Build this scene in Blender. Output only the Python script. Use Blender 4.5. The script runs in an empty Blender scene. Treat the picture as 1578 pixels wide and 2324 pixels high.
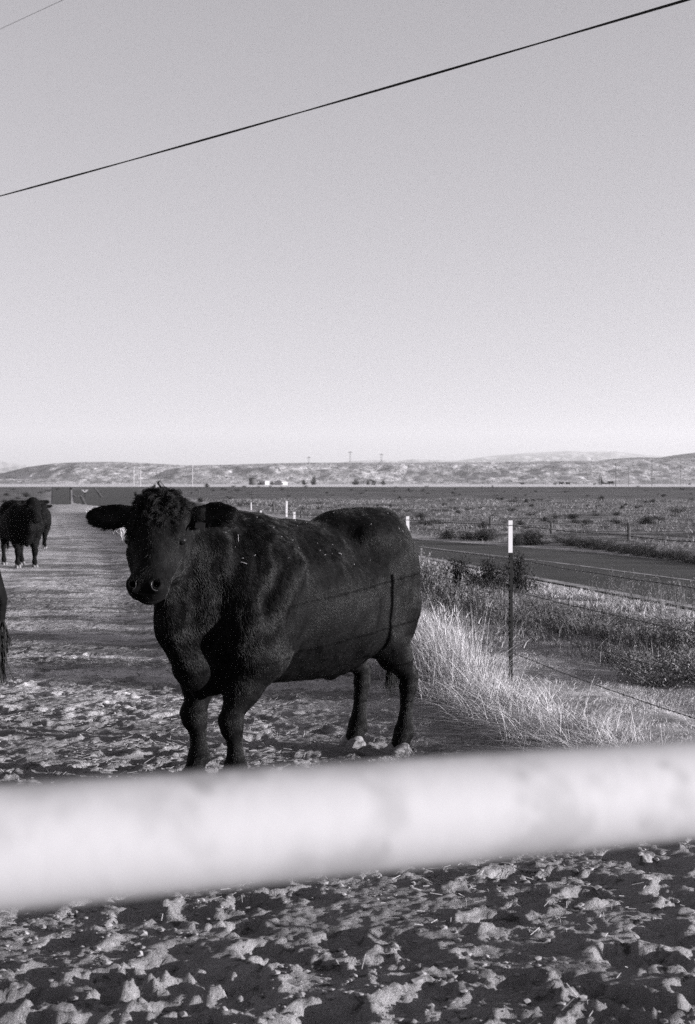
import bpy, math, random
import numpy as np
from mathutils import Vector, Matrix
random.seed(7)
RS = np.random.RandomState(11)
DEV = ''
C = bpy.context.scene.collection
R = math.radians

# ------------------------------------------------------------------ camera
CAMH = 1.55
FP = 3228.0            # focal length in units of a 1578 x 2324 picture
HX, HY = 789.0, 1098.0
cd = bpy.data.cameras.new('camera'); cam = bpy.data.objects.new('camera', cd); C.objects.link(cam)
cam.location = (0, 0, CAMH); cam.rotation_euler = (R(90), 0, 0)
cd.sensor_fit = 'VERTICAL'; cd.sensor_height = 36; cd.sensor_width = 24.4; cd.lens = 50
cd.shift_y = -64 / 2324.0
cd.clip_start = 0.02; cd.clip_end = 40000
cd.dof.use_dof = True; cd.dof.focus_distance = 7.7; cd.dof.aperture_fstop = 7.0
bpy.context.scene.camera = cam

# ------------------------------------------------------------------ sun, sky, exposure
SUN_DIR = Vector((0.965, -0.26, 0)).normalized(); SUN_EL = R(7.0)
sv = Vector((SUN_DIR.x * math.cos(SUN_EL), SUN_DIR.y * math.cos(SUN_EL), math.sin(SUN_EL)))
sl = bpy.data.lights.new('sun', 'SUN'); sun = bpy.data.objects.new('sun', sl); C.objects.link(sun)
sl.energy = 5.0; sl.angle = R(0.5); sl.color = (1.0, 0.985, 1.0)
sun.rotation_euler = (-sv).to_track_quat('-Z', 'Y').to_euler(); sun.location = (20, -5, 10)
W = bpy.data.worlds.new('World'); bpy.context.scene.world = W; W.use_nodes = True
nt = W.node_tree; nt.nodes.clear()
sky = nt.nodes.new('ShaderNodeTexSky'); sky.sky_type = 'NISHITA'; sky.sun_disc = False
sky.sun_elevation = SUN_EL; sky.sun_rotation = math.atan2(sv.x, sv.y)
sky.air_density = 1.0; sky.dust_density = 0.6; sky.ozone_density = 1.0
bw = nt.nodes.new('ShaderNodeRGBToBW'); nt.links.new(sky.outputs[0], bw.inputs[0])
cmb = nt.nodes.new('ShaderNodeMix'); cmb.data_type = 'RGBA'; cmb.blend_type = 'MULTIPLY'; cmb.inputs['Factor'].default_value = 1
pw = nt.nodes.new('ShaderNodeMath'); pw.operation = 'POWER'; pw.inputs[1].default_value = 0.55; nt.links.new(bw.outputs[0], pw.inputs[0])
nt.links.new(pw.outputs[0], cmb.inputs['A']); cmb.inputs['B'].default_value = (1.0, 0.972, 1.035, 1)
bg = nt.nodes.new('ShaderNodeBackground'); bg.inputs[1].default_value = 0.100
wo = nt.nodes.new('ShaderNodeOutputWorld')
nt.links.new(cmb.outputs['Result'], bg.inputs[0]); nt.links.new(bg.outputs[0], wo.inputs[0])
sc = bpy.context.scene
sc.view_settings.view_transform = 'Standard'; sc.view_settings.look = 'None'
sc.view_settings.exposure = 1.65; sc.view_settings.gamma = 1.0
sc.cycles.max_bounces = 6; sc.cycles.transparent_max_bounces = 8; sc.cycles.volume_bounces = 0
sc.cycles_curves.shape = 'RIBBONS'
sc.cycles.use_denoising = False; sc.cycles.sample_clamp_direct = 0.9; sc.cycles.sample_clamp_indirect = 0.4

# ------------------------------------------------------------------ helpers
def tag(o, label=None, cat=None, group=None, kind=None):
    if label: o['label'] = label
    if cat: o['category'] = cat
    if group: o['group'] = group
    if kind: o['kind'] = kind
    return o
def empty(name, loc=(0, 0, 0), rz=0.0):
    o = bpy.data.objects.new(name, None); C.objects.link(o); o.location = loc; o.rotation_euler = (0, 0, rz)
    o.empty_display_size = 0.1
    return o
def mesh_obj(name, V, F, mat, parent=None, smooth=False, attrs=None):
    """F: (n,3) or (n,4) int array or list of such arrays"""
    me = bpy.data.meshes.new(name)
    V = np.asarray(V, dtype=np.float32).reshape(-1, 3)
    Fs = F if isinstance(F, list) else [F]
    Fs = [np.asarray(f, dtype=np.int32) for f in Fs if len(f)]
    li = np.concatenate([f.ravel() for f in Fs]); lt = np.concatenate([np.full(len(f), f.shape[1], np.int32) for f in Fs])
    ls = np.concatenate([[0], np.cumsum(lt)[:-1]]).astype(np.int32)
    me.vertices.add(len(V)); me.vertices.foreach_set('co', V.ravel())
    me.loops.add(len(li)); me.loops.foreach_set('vertex_index', li)
    me.polygons.add(len(lt)); me.polygons.foreach_set('loop_start', ls)
    me.polygons.foreach_set('use_smooth', np.full(len(lt), smooth, dtype=bool))
    me.update(calc_edges=True)
    if attrs:
        for k, v in attrs.items():
            a = me.attributes.new(k, 'FLOAT', 'POINT'); a.data.foreach_set('value', np.asarray(v, dtype=np.float32))
    if mat: me.materials.append(mat)
    o = bpy.data.objects.new(name, me); C.objects.link(o)
    if parent: o.parent = parent
    return o
class MB:
    def __init__(s): s.V = []; s.Q = []; s.T = []; s.n = 0
    def add(s, V, Q=None, T=None):
        V = np.asarray(V, dtype=float).reshape(-1, 3); s.V.append(V)
        if Q is not None and len(Q): s.Q.append(np.asarray(Q) + s.n)
        if T is not None and len(T): s.T.append(np.asarray(T) + s.n)
        s.n += len(V)
    def box(s, c, d, rz=0.0):
        c = np.array(c, float); d = np.array(d, float) / 2
        P = np.array([[x, y, z] for x in (-1, 1) for y in (-1, 1) for z in (-1, 1)], float) * d
        cz, sz = math.cos(rz), math.sin(rz)
        P = np.stack([P[:, 0] * cz - P[:, 1] * sz, P[:, 0] * sz + P[:, 1] * cz, P[:, 2]], 1) + c
        s.add(P, [[0, 1, 3, 2], [4, 6, 7, 5], [0, 4, 5, 1], [2, 3, 7, 6], [0, 2, 6, 4], [1, 5, 7, 3]])
    def tube(s, P, r, n=8, cap=True):
        P = np.asarray(P, float); m = len(P); r = np.full(m, r, float) if np.isscalar(r) else np.asarray(r, float)
        T = np.gradient(P, axis=0); T /= np.linalg.norm(T, axis=1)[:, None] + 1e-12
        up = np.array([0, 0, 1.0]) if abs(T[0, 2]) < 0.9 else np.array([1.0, 0, 0])
        A = np.cross(T, up); A /= np.linalg.norm(A, axis=1)[:, None] + 1e-12; B = np.cross(T, A)
        a = np.arange(n) * 2 * math.pi / n
        V = P[:, None] + r[:, None, None] * (np.cos(a)[None, :, None] * A[:, None] + np.sin(a)[None, :, None] * B[:, None])
        i = np.arange(m - 1)[:, None] * n; j = np.arange(n)[None]; k = (j + 1) % n
        Q = np.stack([i + j, i + k, i + n + k, i + n + j], -1).reshape(-1, 4)
        V = V.reshape(-1, 3); Tt = []
        if cap:
            V = np.vstack([V, P[0], P[-1]]); c0 = m * n; 
            Tt = [[c0, (q + 1) % n, q] for q in range(n)] + [[c0 + 1, (m - 1) * n + q, (m - 1) * n + (q + 1) % n] for q in range(n)]
        s.add(V, Q, Tt)
    def build(s, name, mat, parent=None, smooth=False):
        F = []
        if s.Q: F.append(np.vstack(s.Q))
        if s.T: F.append(np.vstack(s.T))
        return mesh_obj(name, np.vstack(s.V), F, mat, parent, smooth)

_p = np.random.RandomState(3).permutation(512); PERM = np.concatenate([_p, _p, _p])
def perlin(x, y, z=None, seed=0):
    z = np.zeros_like(x) if z is None else z
    xi = np.floor(x).astype(np.int64); yi = np.floor(y).astype(np.int64); zi = np.floor(z).astype(np.int64)
    xf = x - xi; yf = y - yi; zf = z - zi
    u = xf * xf * xf * (xf * (xf * 6 - 15) + 10); v = yf * yf * yf * (yf * (yf * 6 - 15) + 10); w = zf * zf * zf * (zf * (zf * 6 - 15) + 10)
    ang = np.arange(512) * 2.399963; gz = np.linspace(-0.9, 0.9, 512); gr = np.sqrt(1 - gz * gz)
    flat = not np.any(z)
    def g(ix, iy, iz, fx, fy, fz):
        h = PERM[PERM[PERM[(ix + seed * 17) & 511] + (iy & 511)] + (iz & 511)] & 511
        if flat: return np.cos(ang[h]) * fx + np.sin(ang[h]) * fy
        return gr[h] * np.cos(ang[h]) * fx + gr[h] * np.sin(ang[h]) * fy + gz[h] * fz
    def lerp(a, b, t): return a + t * (b - a)
    a = lerp(lerp(g(xi, yi, zi, xf, yf, zf), g(xi + 1, yi, zi, xf - 1, yf, zf), u),
             lerp(g(xi, yi + 1, zi, xf, yf - 1, zf), g(xi + 1, yi + 1, zi, xf - 1, yf - 1, zf), u), v)
    if flat: return a * 1.5
    b = lerp(lerp(g(xi, yi, zi + 1, xf, yf, zf - 1), g(xi + 1, yi, zi + 1, xf - 1, yf, zf - 1), u),
             lerp(g(xi, yi + 1, zi + 1, xf, yf - 1, zf - 1), g(xi + 1, yi + 1, zi + 1, xf - 1, yf - 1, zf - 1), u), v)
    return lerp(a, b, w) * 1.5
def fbm(x, y, oct=4, seed=0, gain=0.5):
    s = 0; a = 1
    for i in range(oct):
        s = s + a * perlin(x * 2 ** i + 13.7 * i, y * 2 ** i - 7.3 * i, seed=seed + i); a *= gain
    return s
def sstep(a, b, x):
    t = np.clip((x - a) / (b - a), 0, 1); return t * t * (3 - 2 * t)

# ------------------------------------------------------------------ ground shape
HD = np.array([-400, 0, 60, 120, 200, 280, 350, 420, 500, 600, 800, 1200, 1800, 6000], float)
HZ = np.array([0, 0, 0, 0.12, 0.37, 0.64, 0.80, 0.2, 0.1, 0.3, 0.8, 1.0, 1.1, 1.1], float)
def Hb(X, Y):
    d = np.asarray(Y, float)
    return np.interp(d, HD, HZ)
def PX(x, d): return (x - HX) / FP * d
def PZ(y, d): return CAMH - (y - HY) / FP * d
def gp(x, y):
    """picture point -> point on the smooth ground"""
    off = max(y - HY, 0.5); d = CAMH * FP / off
    for _ in range(60):
        d2 = (CAMH - float(Hb(0, d))) * FP / off
        d = 0.5 * d + 0.5 * d2
        if d > 348: d = 348; break
    return np.array([PX(x, d), d, float(Hb(0, d))])
FA, FB = 3.546, -0.2134
def fx(d): return FA + FB * d         # the near fence line

road_far = [(2300, 1345), (1900, 1308), (1578, 1276), (1300, 1249), (950, 1225), (774, 1198), (640, 1177), (500, 1150), (400, 1131), (330, 1117), (300, 1108)]
road_near = [(2300, 1530), (1900, 1446), (1530, 1376), (1210, 1316), (955, 1267), (700, 1219), (500, 1184), (350, 1162), (240, 1150), (200, 1145), (168, 1141), (166, 1108)]
def resample(P, n):
    P = np.array(P, float); s = np.concatenate([[0], np.cumsum(np.linalg.norm(np.diff(P, axis=0), axis=1))])
    t = np.linspace(0, s[-1], n); return np.stack([np.interp(t, s, P[:, k]) for k in range(P.shape[1])], 1)
RN = 240
rf = np.array([gp(*p) for p in resample(road_far, RN)]); rn = np.array([gp(*p) for p in resample(road_near, RN)])

# ------------------------------------------------------------------ materials
def g3(v): return (min(v * 1.01, 1), v * 0.985, min(v * 1.02, 1), 1)
def new_mat(name):
    m = bpy.data.materials.new(name); m.use_nodes = True
    return m, m.node_tree, m.node_tree.nodes['Principled BSDF']
def noise_mat(name, layers, rough=0.9, spec=0.2, bump=None, attr=None, coord='pos', metal=0.0, sheen=0.0):
    """layers: [(value)] or [base, (value, scale, detail, lo, hi, stretch)] mixed over; bump: [(scale, detail, dist)]"""
    m, nt, b = new_mat(name); N = nt.nodes; L = nt.links
    if coord == 'pos':
        geo = N.new('ShaderNodeNewGeometry'); src = geo.outputs['Position']
    else:
        tc = N.new('ShaderNodeTexCoord'); src = tc.outputs['Object']
    def noise(scale, detail, stretch=None, rough_=0.6):
        n = N.new('ShaderNodeTexNoise'); n.inputs['Scale'].default_value = scale; n.inputs['Detail'].default_value = detail
        n.inputs['Roughness'].default_value = rough_
        if stretch:
            mp = N.new('ShaderNodeMapping'); mp.inputs['Scale'].default_value = stretch; L.new(src, mp.inputs[0]); L.new(mp.outputs[0], n.inputs['Vector'])
        else: L.new(src, n.inputs['Vector'])
        return n.outputs['Fac']
    cur = None; base = layers[0]
    for ly in layers[1:]:
        v, s, d, lo, hi = ly[:5]; st = ly[5] if len(ly) > 5 else None
        mr = N.new('ShaderNodeMapRange'); mr.inputs[1].default_value = lo; mr.inputs[2].default_value = hi; mr.interpolation_type = 'SMOOTHSTEP'
        L.new(noise(s, d, st), mr.inputs[0])
        mx = N.new('ShaderNodeMix'); mx.data_type = 'RGBA'; L.new(mr.outputs[0], mx.inputs['Factor'])
        if cur is None: mx.inputs['A'].default_value = g3(base)
        else: L.new(cur, mx.inputs['A'])
        mx.inputs['B'].default_value = g3(v); cur = mx.outputs['Result']
    if attr:
        at = N.new('ShaderNodeAttribute'); at.attribute_name = attr[0]
        mx = N.new('ShaderNodeMix'); mx.data_type = 'RGBA'
        L.new(at.outputs['Fac'], mx.inputs['Factor']); mx.inputs['B'].default_value = g3(attr[1])
        if cur is None: mx.inputs['A'].default_value = g3(base)
        else: L.new(cur, mx.inputs['A'])
        cur = mx.outputs['Result']
    if cur is None: b.inputs['Base Color'].default_value = g3(base)
    else: L.new(cur, b.inputs['Base Color'])
    b.inputs['Roughness'].default_value = rough; b.inputs['Specular IOR Level'].default_value = spec; b.inputs['Metallic'].default_value = metal
    if sheen: b.inputs['Sheen Weight'].default_value = sheen
    prev = None
    for bp in (bump or []):
        s, d, dist = bp[:3]; st = bp[3] if len(bp) > 3 else None
        bn = N.new('ShaderNodeBump'); bn.inputs['Strength'].default_value = 1.0; bn.inputs['Distance'].default_value = dist
        L.new(noise(s, d, st, 0.65), bn.inputs['Height'])
        if prev: L.new(prev, bn.inputs['Normal'])
        prev = bn.outputs[0]
    if prev: L.new(prev, b.inputs['Normal'])
    return m

M = {}
M['asphalt'] = noise_mat('asphalt', [0.022, (0.032, 0.7, 3, 0.4, 0.65), (0.012, 0.6, 3, 0.48, 0.6, (0.25, 1, 1)), (0.055, 3.0, 5, 0.60, 0.72)], 0.85, 0.3, [(60, 3, 0.004)])
M['paint'] = noise_mat('road_paint', [0.30, (0.16, 2.5, 5, 0.42, 0.6), (0.05, 9, 4, 0.54, 0.64)], 0.8, 0.3)
M['worn'] = noise_mat('worn_paint', [0.20, (0.06, 0.8, 5, 0.42, 0.6), (0.03, 5, 4, 0.52, 0.6)], 0.85, 0.2)
M['fur'] = noise_mat('black_fur', [0.0022, (0.0092, 30, 3, 0.42, 0.62, (1, 1, 0.3)), (0.005, 6, 3, 0.5, 0.7)], 0.42, 0.10, None, None, 'obj')
M['hide'] = noise_mat('black_hide', [0.003, (0.0055, 7, 4, 0.4, 0.7)], 0.7, 0.03, [(22, 4, 0.006), (90, 3, 0.003, (1, 1, 0.35))], None, 'obj')
M['curl'] = noise_mat('curly_hair', [0.006, (0.011, 40, 3, 0.4, 0.7)], 0.5, 0.07, None, None, 'obj')
M['nose'] = noise_mat('wet_nose', [0.03], 0.2, 0.9, [(120, 2, 0.002)], None, 'obj')
M['eye'] = noise_mat('eye_gloss', [0.004], 0.05, 0.5)
M['hoof'] = noise_mat('hoof_horn', [0.16, (0.10, 30, 3, 0.45, 0.65, (1, 1, 4)), (0.05, 12, 3, 0.58, 0.72)], 0.7, 0.3, [(50, 3, 0.003, (1, 1, 5))], None, 'obj')
M['tagm'] = noise_mat('ear_tag_plastic', [0.014], 0.6, 0.1)
M['steel'] = noise_mat('dark_post_steel', [0.006, (0.015, 25, 4, 0.5, 0.7, (1, 1, 0.4))], 0.7, 0.1, [(80, 3, 0.001)])
M['white'] = noise_mat('white_post_paint', [0.34, (0.22, 20, 3, 0.58, 0.75)], 0.6, 0.3)
M['wire'] = noise_mat('rusty_wire', [0.03, (0.08, 15, 2, 0.4, 0.6)], 0.6, 0.4, None)
M['cable'] = noise_mat('cable_black', [0.012], 0.7, 0.2)
M['grass'] = noise_mat('dry_grass', [0.40], 0.75, 0.1, None, ('tone', 0.10))
M['weed'] = noise_mat('weed_leaf', [0.19], 0.7, 0.15, None, ('tone', 0.035))
M['stem'] = noise_mat('weed_stem', [0.09], 0.8, 0.2)
M['bush'] = noise_mat('scrub_leaf', [0.034], 0.8, 0.1, None, ('tone', 0.010))
M['straw'] = noise_mat('straw', [0.24], 0.7, 0.2, None, ('tone', 0.08))
M['wood'] = noise_mat('weathered_wood', [0.07, (0.04, 8, 3, 0.4, 0.6)], 0.9, 0.1)
M['poleL'] = noise_mat('pale_pole', [0.30], 0.8, 0.2)
M['poleD'] = noise_mat('dark_pole', [0.06], 0.8, 0.2)
M['pipe'] = noise_mat('white_pipe_paint', [0.225, (0.18, 14, 3, 0.5, 0.65), (0.15, 24, 4, 0.60, 0.72), (0.08, 30, 4, 0.70, 0.78)], 0.7, 0.1, [(60, 3, 0.0006)])

# ------------------------------------------------------------------ the ground sheet
def grow(a, step, g, end):
    out = [a]
    s = step
    while abs(out[-1]) < abs(end) or (end > a) != (out[-1] > a) and len(out) < 2:
        s *= g; out.append(out[-1] + (s if end > a else -s))
        if len(out) > 2000: break
    return out
def axis(lo, hi, step, g, L0, L1):
    c = list(np.arange(lo, hi, step))
    right = [c[-1]]; s = step
    while right[-1] < L1: s *= g; right.append(right[-1] + s)
    left = [c[0]]; s = step
    while left[-1] > L0: s *= g * 1.02; left.append(left[-1] - s)
    return np.array(left[:0:-1] + c + right[1:])
gs = 0.03 if DEV == 'fast' else 0.0135
gx = axis(-4.6, 2.6, gs, 1.05, -2500, 2500)
gy = axis(3.7, 9.6, gs, 1.0065, -60, 2600)
GX, GY = np.meshgrid(gx, gy)
vfx = FA + FB * GY
# lane mask: 1 on the trampled lane, falling to 0 in the verge
edge_n = 0.25 * fbm(GX * 0.8, GY * 0.8, 2, 5)
lane = 1 - sstep(-0.95, -0.45, GX - vfx + edge_n)
near = np.interp(GY, [0, 6.5, 9, 14, 30, 60], [1.0, 0.95, 0.8, 0.75, 0.7, 0.3])
fine = np.interp(GY, [0, 12, 30, 50], [1, 1, 0.3, 0])
ch = 0.011 * fbm(GX * 2.0, GY * 2.6, 2, 1) + 0.0075 * fbm(GX * 6.5, GY * 8, 3, 9)
r1 = fbm(GX * 13, GY * 17, 4, 21, 0.62)
ch += 0.0075 * (0.55 - np.abs(r1)) * (0.6 + 0.8 * np.clip(fbm(GX * 2, GY * 2, 2, 31) + 0.4, 0, 1))
ch += (0.0052 * fbm(GX * 28, GY * 32, 2, 41) + 0.0030 * np.abs(fbm(GX * 17, GY * 21, 2, 44))) * fine
# hoof prints
pr = np.random.RandomState(5); npr = 760
for i in range(npr):
    cy_ = 3.8 + 10 * pr.rand() ** 1.3; cx_ = -0.32 * cy_ + pr.rand() * (0.32 * cy_ + min(0.32 * cy_, fx(cy_) - 0.6)); a = pr.rand() * 6.28
    sx, sy = 0.055 + 0.03 * pr.rand(), 0.075 + 0.04 * pr.rand(); dep = 0.010 + 0.024 * pr.rand() ** 1.5
    ix0, ix1 = np.searchsorted(gx, [cx_ - 0.3, cx_ + 0.3]); iy0, iy1 = np.searchsorted(gy, [cy_ - 0.3, cy_ + 0.3])
    X_ = GX[iy0:iy1, ix0:ix1] - cx_; Y_ = GY[iy0:iy1, ix0:ix1] - cy_
    u = (X_ * math.cos(a) + Y_ * math.sin(a)) / sx; v = (-X_ * math.sin(a) + Y_ * math.cos(a)) / sy
    q = np.sqrt(u * u + v * v) * (1 + 0.25 * perlin(X_ * 25 + i, Y_ * 25))
    ch[iy0:iy1, ix0:ix1] += -dep * (1 - sstep(0.75, 1.1, q)) + 0.5 * dep * np.exp(-((q - 1.35) / 0.28) ** 2) * np.clip(0.6 + v, 0, 1.4)
# long wheel ruts and ripples along the lane
rut = 0.0
for off in (-2.6, -1.3, -4.3, -5.6):
    rut = rut - 0.02 * np.exp(-((GX - (vfx * 0.9 + off)) / 0.22) ** 2) * sstep(8, 14, GY)
verge = 0.03 * fbm(GX * 1.2, GY * 1.2, 3, 51) + 0.05 * np.exp(-((GX - vfx) / 0.8) ** 2)
fieldn = 0.06 * fbm(GX * 0.25, GY * 0.2, 3, 61) * sstep(25, 60, GY)
# keep the ground calm under the roads
rX = GX.ravel(); rY = GY.ravel()
poly = np.vstack([rf[:, :2], rn[::-1, :2]])
def in_poly(x, y, P, pad=0):
    c = np.zeros(len(x), bool); n = len(P); j = n - 1
    for i in range(n):
        xi, yi = P[i]; xj, yj = P[j]
        if yi != yj:
            c ^= ((yi > y) != (yj > y)) & (x < (xj - xi) * (y - yi) / (yj - yi) + xi)
        j = i
    return c
inr = in_poly(rX, rY, poly).reshape(GX.shape)
leftf = sstep(64, 74, GY) * (1 - sstep(PX(108, GY), PX(124, GY), GX))
d2f = np.interp(GY.ravel(), np.sort(rf[:, 1]), rf[np.argsort(rf[:, 1]), 0]).reshape(GX.shape)
side = [np.array(p) for p in ([gp(119, 1109), gp(120, 1144), gp(160, 1145), gp(160, 1109)])]
# distance mask: calm everywhere between the fence and 1 m past the far road edge on the right
calm = sstep(14, 17, GY) * sstep(1.2, 2.2, GX - vfx) * (1 - sstep(0.4, 1.6, GX - d2f))
calm = np.maximum(calm, sstep(50, 60, GY))
Z = Hb(GX, GY) + (lane * near * (ch + rut) + (1 - lane) * (verge + 0.25 * ch * near) ) * (1 - calm) * (1 - sstep(150, 300, GY))
Z = np.where(inr, Hb(GX, GY) - 0.03, Z)
nxg, nyg = len(gx), len(gy)
I = (np.arange(nyg - 1)[:, None] * nxg + np.arange(nxg - 1)[None]).ravel()
Fq = np.stack([I, I + 1, I + nxg + 1, I + nxg], 1)
fieldm = sstep(-0.5, 2.0, GX - d2f) * sstep(20, 26, GY)
# ground material: dirt on the lane, dry verge, field beyond the road
m, nt_, b = new_mat('ground_dirt'); N = nt_.nodes; L = nt_.links
geo = N.new('ShaderNodeNewGeometry')
def nz(scale, det, st=None, rg=0.6):
    n = N.new('ShaderNodeTexNoise'); n.inputs['Scale'].default_value = scale; n.inputs['Detail'].default_value = det; n.inputs['Roughness'].default_value = rg
    if st:
        mp = N.new('ShaderNodeMapping'); mp.inputs['Scale'].default_value = st; L.new(geo.outputs['Position'], mp.inputs[0]); L.new(mp.outputs[0], n.inputs['Vector'])
    else: L.new(geo.outputs['Position'], n.inputs['Vector'])
    return n.outputs['Fac']
def mrange(s, lo, hi, a=0, b_=1):
    r = N.new('ShaderNodeMapRange'); r.interpolation_type = 'SMOOTHSTEP'; L.new(s, r.inputs[0])
    for k, v in zip((1, 2, 3, 4), (lo, hi, a, b_)): r.inputs[k].default_value = v
    return r.outputs[0]
def mixc(f, a, b_):
    x = N.new('ShaderNodeMix'); x.data_type = 'RGBA'
    if isinstance(f, float): x.inputs['Factor'].default_value = f
    else: L.new(f, x.inputs['Factor'])
    for k, v in (('A', a), ('B', b_)):
        if isinstance(v, float): x.inputs[k].default_value = g3(v)
        else: L.new(v, x.inputs[k])
    return x.outputs['Result']
def attrf(n_):
    a = N.new('ShaderNodeAttribute'); a.attribute_name = n_; return a.outputs['Fac']
dirt = mixc(mrange(nz(1.3, 4), 0.35, 0.65), 0.235, 0.175)
dirt = mixc(mrange(nz(38, 4), 0.55, 0.7), dirt, 0.27)
dirt = mixc(mrange(nz(16, 4, (0.6, 1.0, 1)), 0.56, 0.68), dirt, 0.07)
vg = mixc(mrange(nz(3, 5), 0.4, 0.62), 0.42, 0.22)
fd = mixc(mrange(nz(0.45, 6, (0.5, 1, 1), 0.7), 0.44, 0.56), 0.19, 0.06)
fd = mixc(mrange(nz(2.6, 4, (0.5, 1, 1), 0.7), 0.50, 0.62), fd, 0.035)
farf = mixc(mrange(nz(0.05, 5, (0.4, 0.5, 1), 0.7), 0.38, 0.66), 0.045, 0.085); farf = mixc(mrange(nz(0.3, 6, (0.35, 0.8, 1), 0.75), 0.48, 0.58), farf, 0.12); farf = mixc(mrange(nz(0.16, 5, (0.5, 0.6, 1), 0.7), 0.54, 0.62), farf, 0.03)
pale = mixc(mrange(nz(2.2, 5, (0.5, 1, 1), 0.7), 0.42, 0.62), 0.50, 0.33); pale = mixc(mrange(nz(30, 4), 0.55, 0.68), pale, 0.42); pale = mixc(mrange(nz(7, 5, (0.35, 1, 1), 0.7), 0.56, 0.66), pale, 0.08)
pale = mixc(mrange(nz(1.5, 6, (0.35, 1, 1), 0.75), 0.47, 0.57), pale, 0.15); pale = mixc(mrange(nz(0.5, 5, (0.3, 1, 1), 0.7), 0.52, 0.64), pale, 0.16)  # dark crosswise streaks in the colour imitate long low-sun shadows on the lane
dirt = mixc(attrf('pale'), dirt, pale)
c = mixc(attrf('lane'), vg, dirt); c = mixc(attrf('field'), c, fd); c = mixc(attrf('farfield'), c, farf); c = mixc(attrf('plain'), c, 0.55)
L.new(c, b.inputs['Base Color']); b.inputs['Roughness'].default_value = 0.95; b.inputs['Specular IOR Level'].default_value = 0.1
b1 = N.new('ShaderNodeBump'); b1.inputs['Distance'].default_value = 0.03; L.new(nz(22, 6, None, 0.7), b1.inputs['Height'])
b2 = N.new('ShaderNodeBump'); b2.inputs['Distance'].default_value = 0.012; L.new(nz(75, 6, None, 0.7), b2.inputs['Height']); L.new(b1.outputs[0], b2.inputs['Normal'])
b3 = N.new('ShaderNodeBump'); b3.inputs['Distance'].default_value = 0.25; L.new(nz(1.2, 5, (0.6, 1, 1), 0.7), b3.inputs['Height'])
L.new(attrf('field'), b3.inputs['Strength']); L.new(b2.outputs[0], b3.inputs['Normal'])
L.new(b3.outputs[0], b.inputs['Normal'])
b4 = N.new('ShaderNodeBump'); b4.inputs['Distance'].default_value = 0.10; L.new(nz(4.5, 5, (0.6, 1, 1), 0.7), b4.inputs['Height']); L.new(attrf('pale'), b4.inputs['Strength']); L.new(b3.outputs[0], b4.inputs['Normal']); L.new(b4.outputs[0], b.inputs['Normal'])
M['ground'] = m
gV = np.stack([GX, GY, Z], -1).reshape(-1, 3)
ground = mesh_obj('ground', gV, Fq, m, None, True, {
    'pale': sstep(6.8, 12.5, GY).ravel(), 'lane': (lane * (1 - sstep(100, 125, GY)) * (1 - leftf)).ravel(), 'field': np.maximum(fieldm, leftf).ravel(),
    'farfield': (sstep(70, 330, GY + 60 * fbm(GX * 0.02, GY * 0.03, 3, 66)) * (1 - 0.6 * leftf)).ravel(), 'plain': sstep(360, 400, GY).ravel()})
tag(ground, 'trampled dirt ground and dry field', None, None, 'structure')
def Hz(x, y):
    x = np.atleast_1d(x); y = np.atleast_1d(y)
    ix = np.clip(np.searchsorted(gx, x) - 1, 0, nxg - 2); iy = np.clip(np.searchsorted(gy, y) - 1, 0, nyg - 2)
    tx = np.clip((x - gx[ix]) / (gx[ix + 1] - gx[ix]), 0, 1); ty = np.clip((y - gy[iy]) / (gy[iy + 1] - gy[iy]), 0, 1)
    return (Z[iy, ix] * (1 - tx) + Z[iy, ix + 1] * tx) * (1 - ty) + (Z[iy + 1, ix] * (1 - tx) + Z[iy + 1, ix + 1] * tx) * ty

# ------------------------------------------------------------------ roads
K = 10
RV = np.array([rf * (1 - k / K) + rn * k / K for k in range(K + 1)])      # K+1, RN, 3
RV[:, :, 2] = Hb(0, RV[:, :, 1]) + 0.006
I = (np.arange(K)[:, None] * RN + np.arange(RN - 1)[None]).ravel()
rq = np.stack([I, I + RN, I + RN + 1, I + 1], 1)
o = mesh_obj('road', RV.reshape(-1, 3), rq, M['asphalt'], None, True); tag(o, 'two lane asphalt road', kind='structure')
def stripe(name, k0, w, i0, i1, lift=0.011):
    P = (rf * (1 - k0) + rn * k0)[i0:i1]; T = np.gradient(P[:, :2], axis=0); T /= np.linalg.norm(T, axis=1)[:, None] + 1e-9
    Nn = np.stack([-T[:, 1], T[:, 0], 0 * T[:, 0]], 1) * w / 2
    A = P - Nn; B = P + Nn; A[:, 2] = Hb(0, A[:, 1]) + lift; B[:, 2] = Hb(0, B[:, 1]) + lift
    n = len(P); i = np.arange(n - 1)
    o = mesh_obj(name, np.vstack([A, B]), np.stack([i, i + 1, i + n + 1, i + n], 1), M['paint']); return tag(o, kind='structure')
stripe('road_edge_line', 0.965, 0.22, 0, 175)
stripe('road_edge_line', 0.03, 0.10, 0, 150)
stripe('road_centre_line', 0.52, 0.10, 0, 170)
S = np.array(side); S[:, 2] += 0.02
n = 20; A = np.array([S[0] + (S[1] - S[0]) * t for t in np.linspace(0, 1, n)]); B = np.array([S[3] + (S[2] - S[3]) * t for t in np.linspace(0, 1, n)])
A[:, 2] = Hb(0, A[:, 1]) + 0.02; B[:, 2] = Hb(0, B[:, 1]) + 0.02; i = np.arange(n - 1)
o = mesh_obj('side_road', np.vstack([A, B]), np.stack([i, i + n, i + n + 1, i + 1], 1), M['asphalt']); tag(o, kind='structure')
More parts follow.
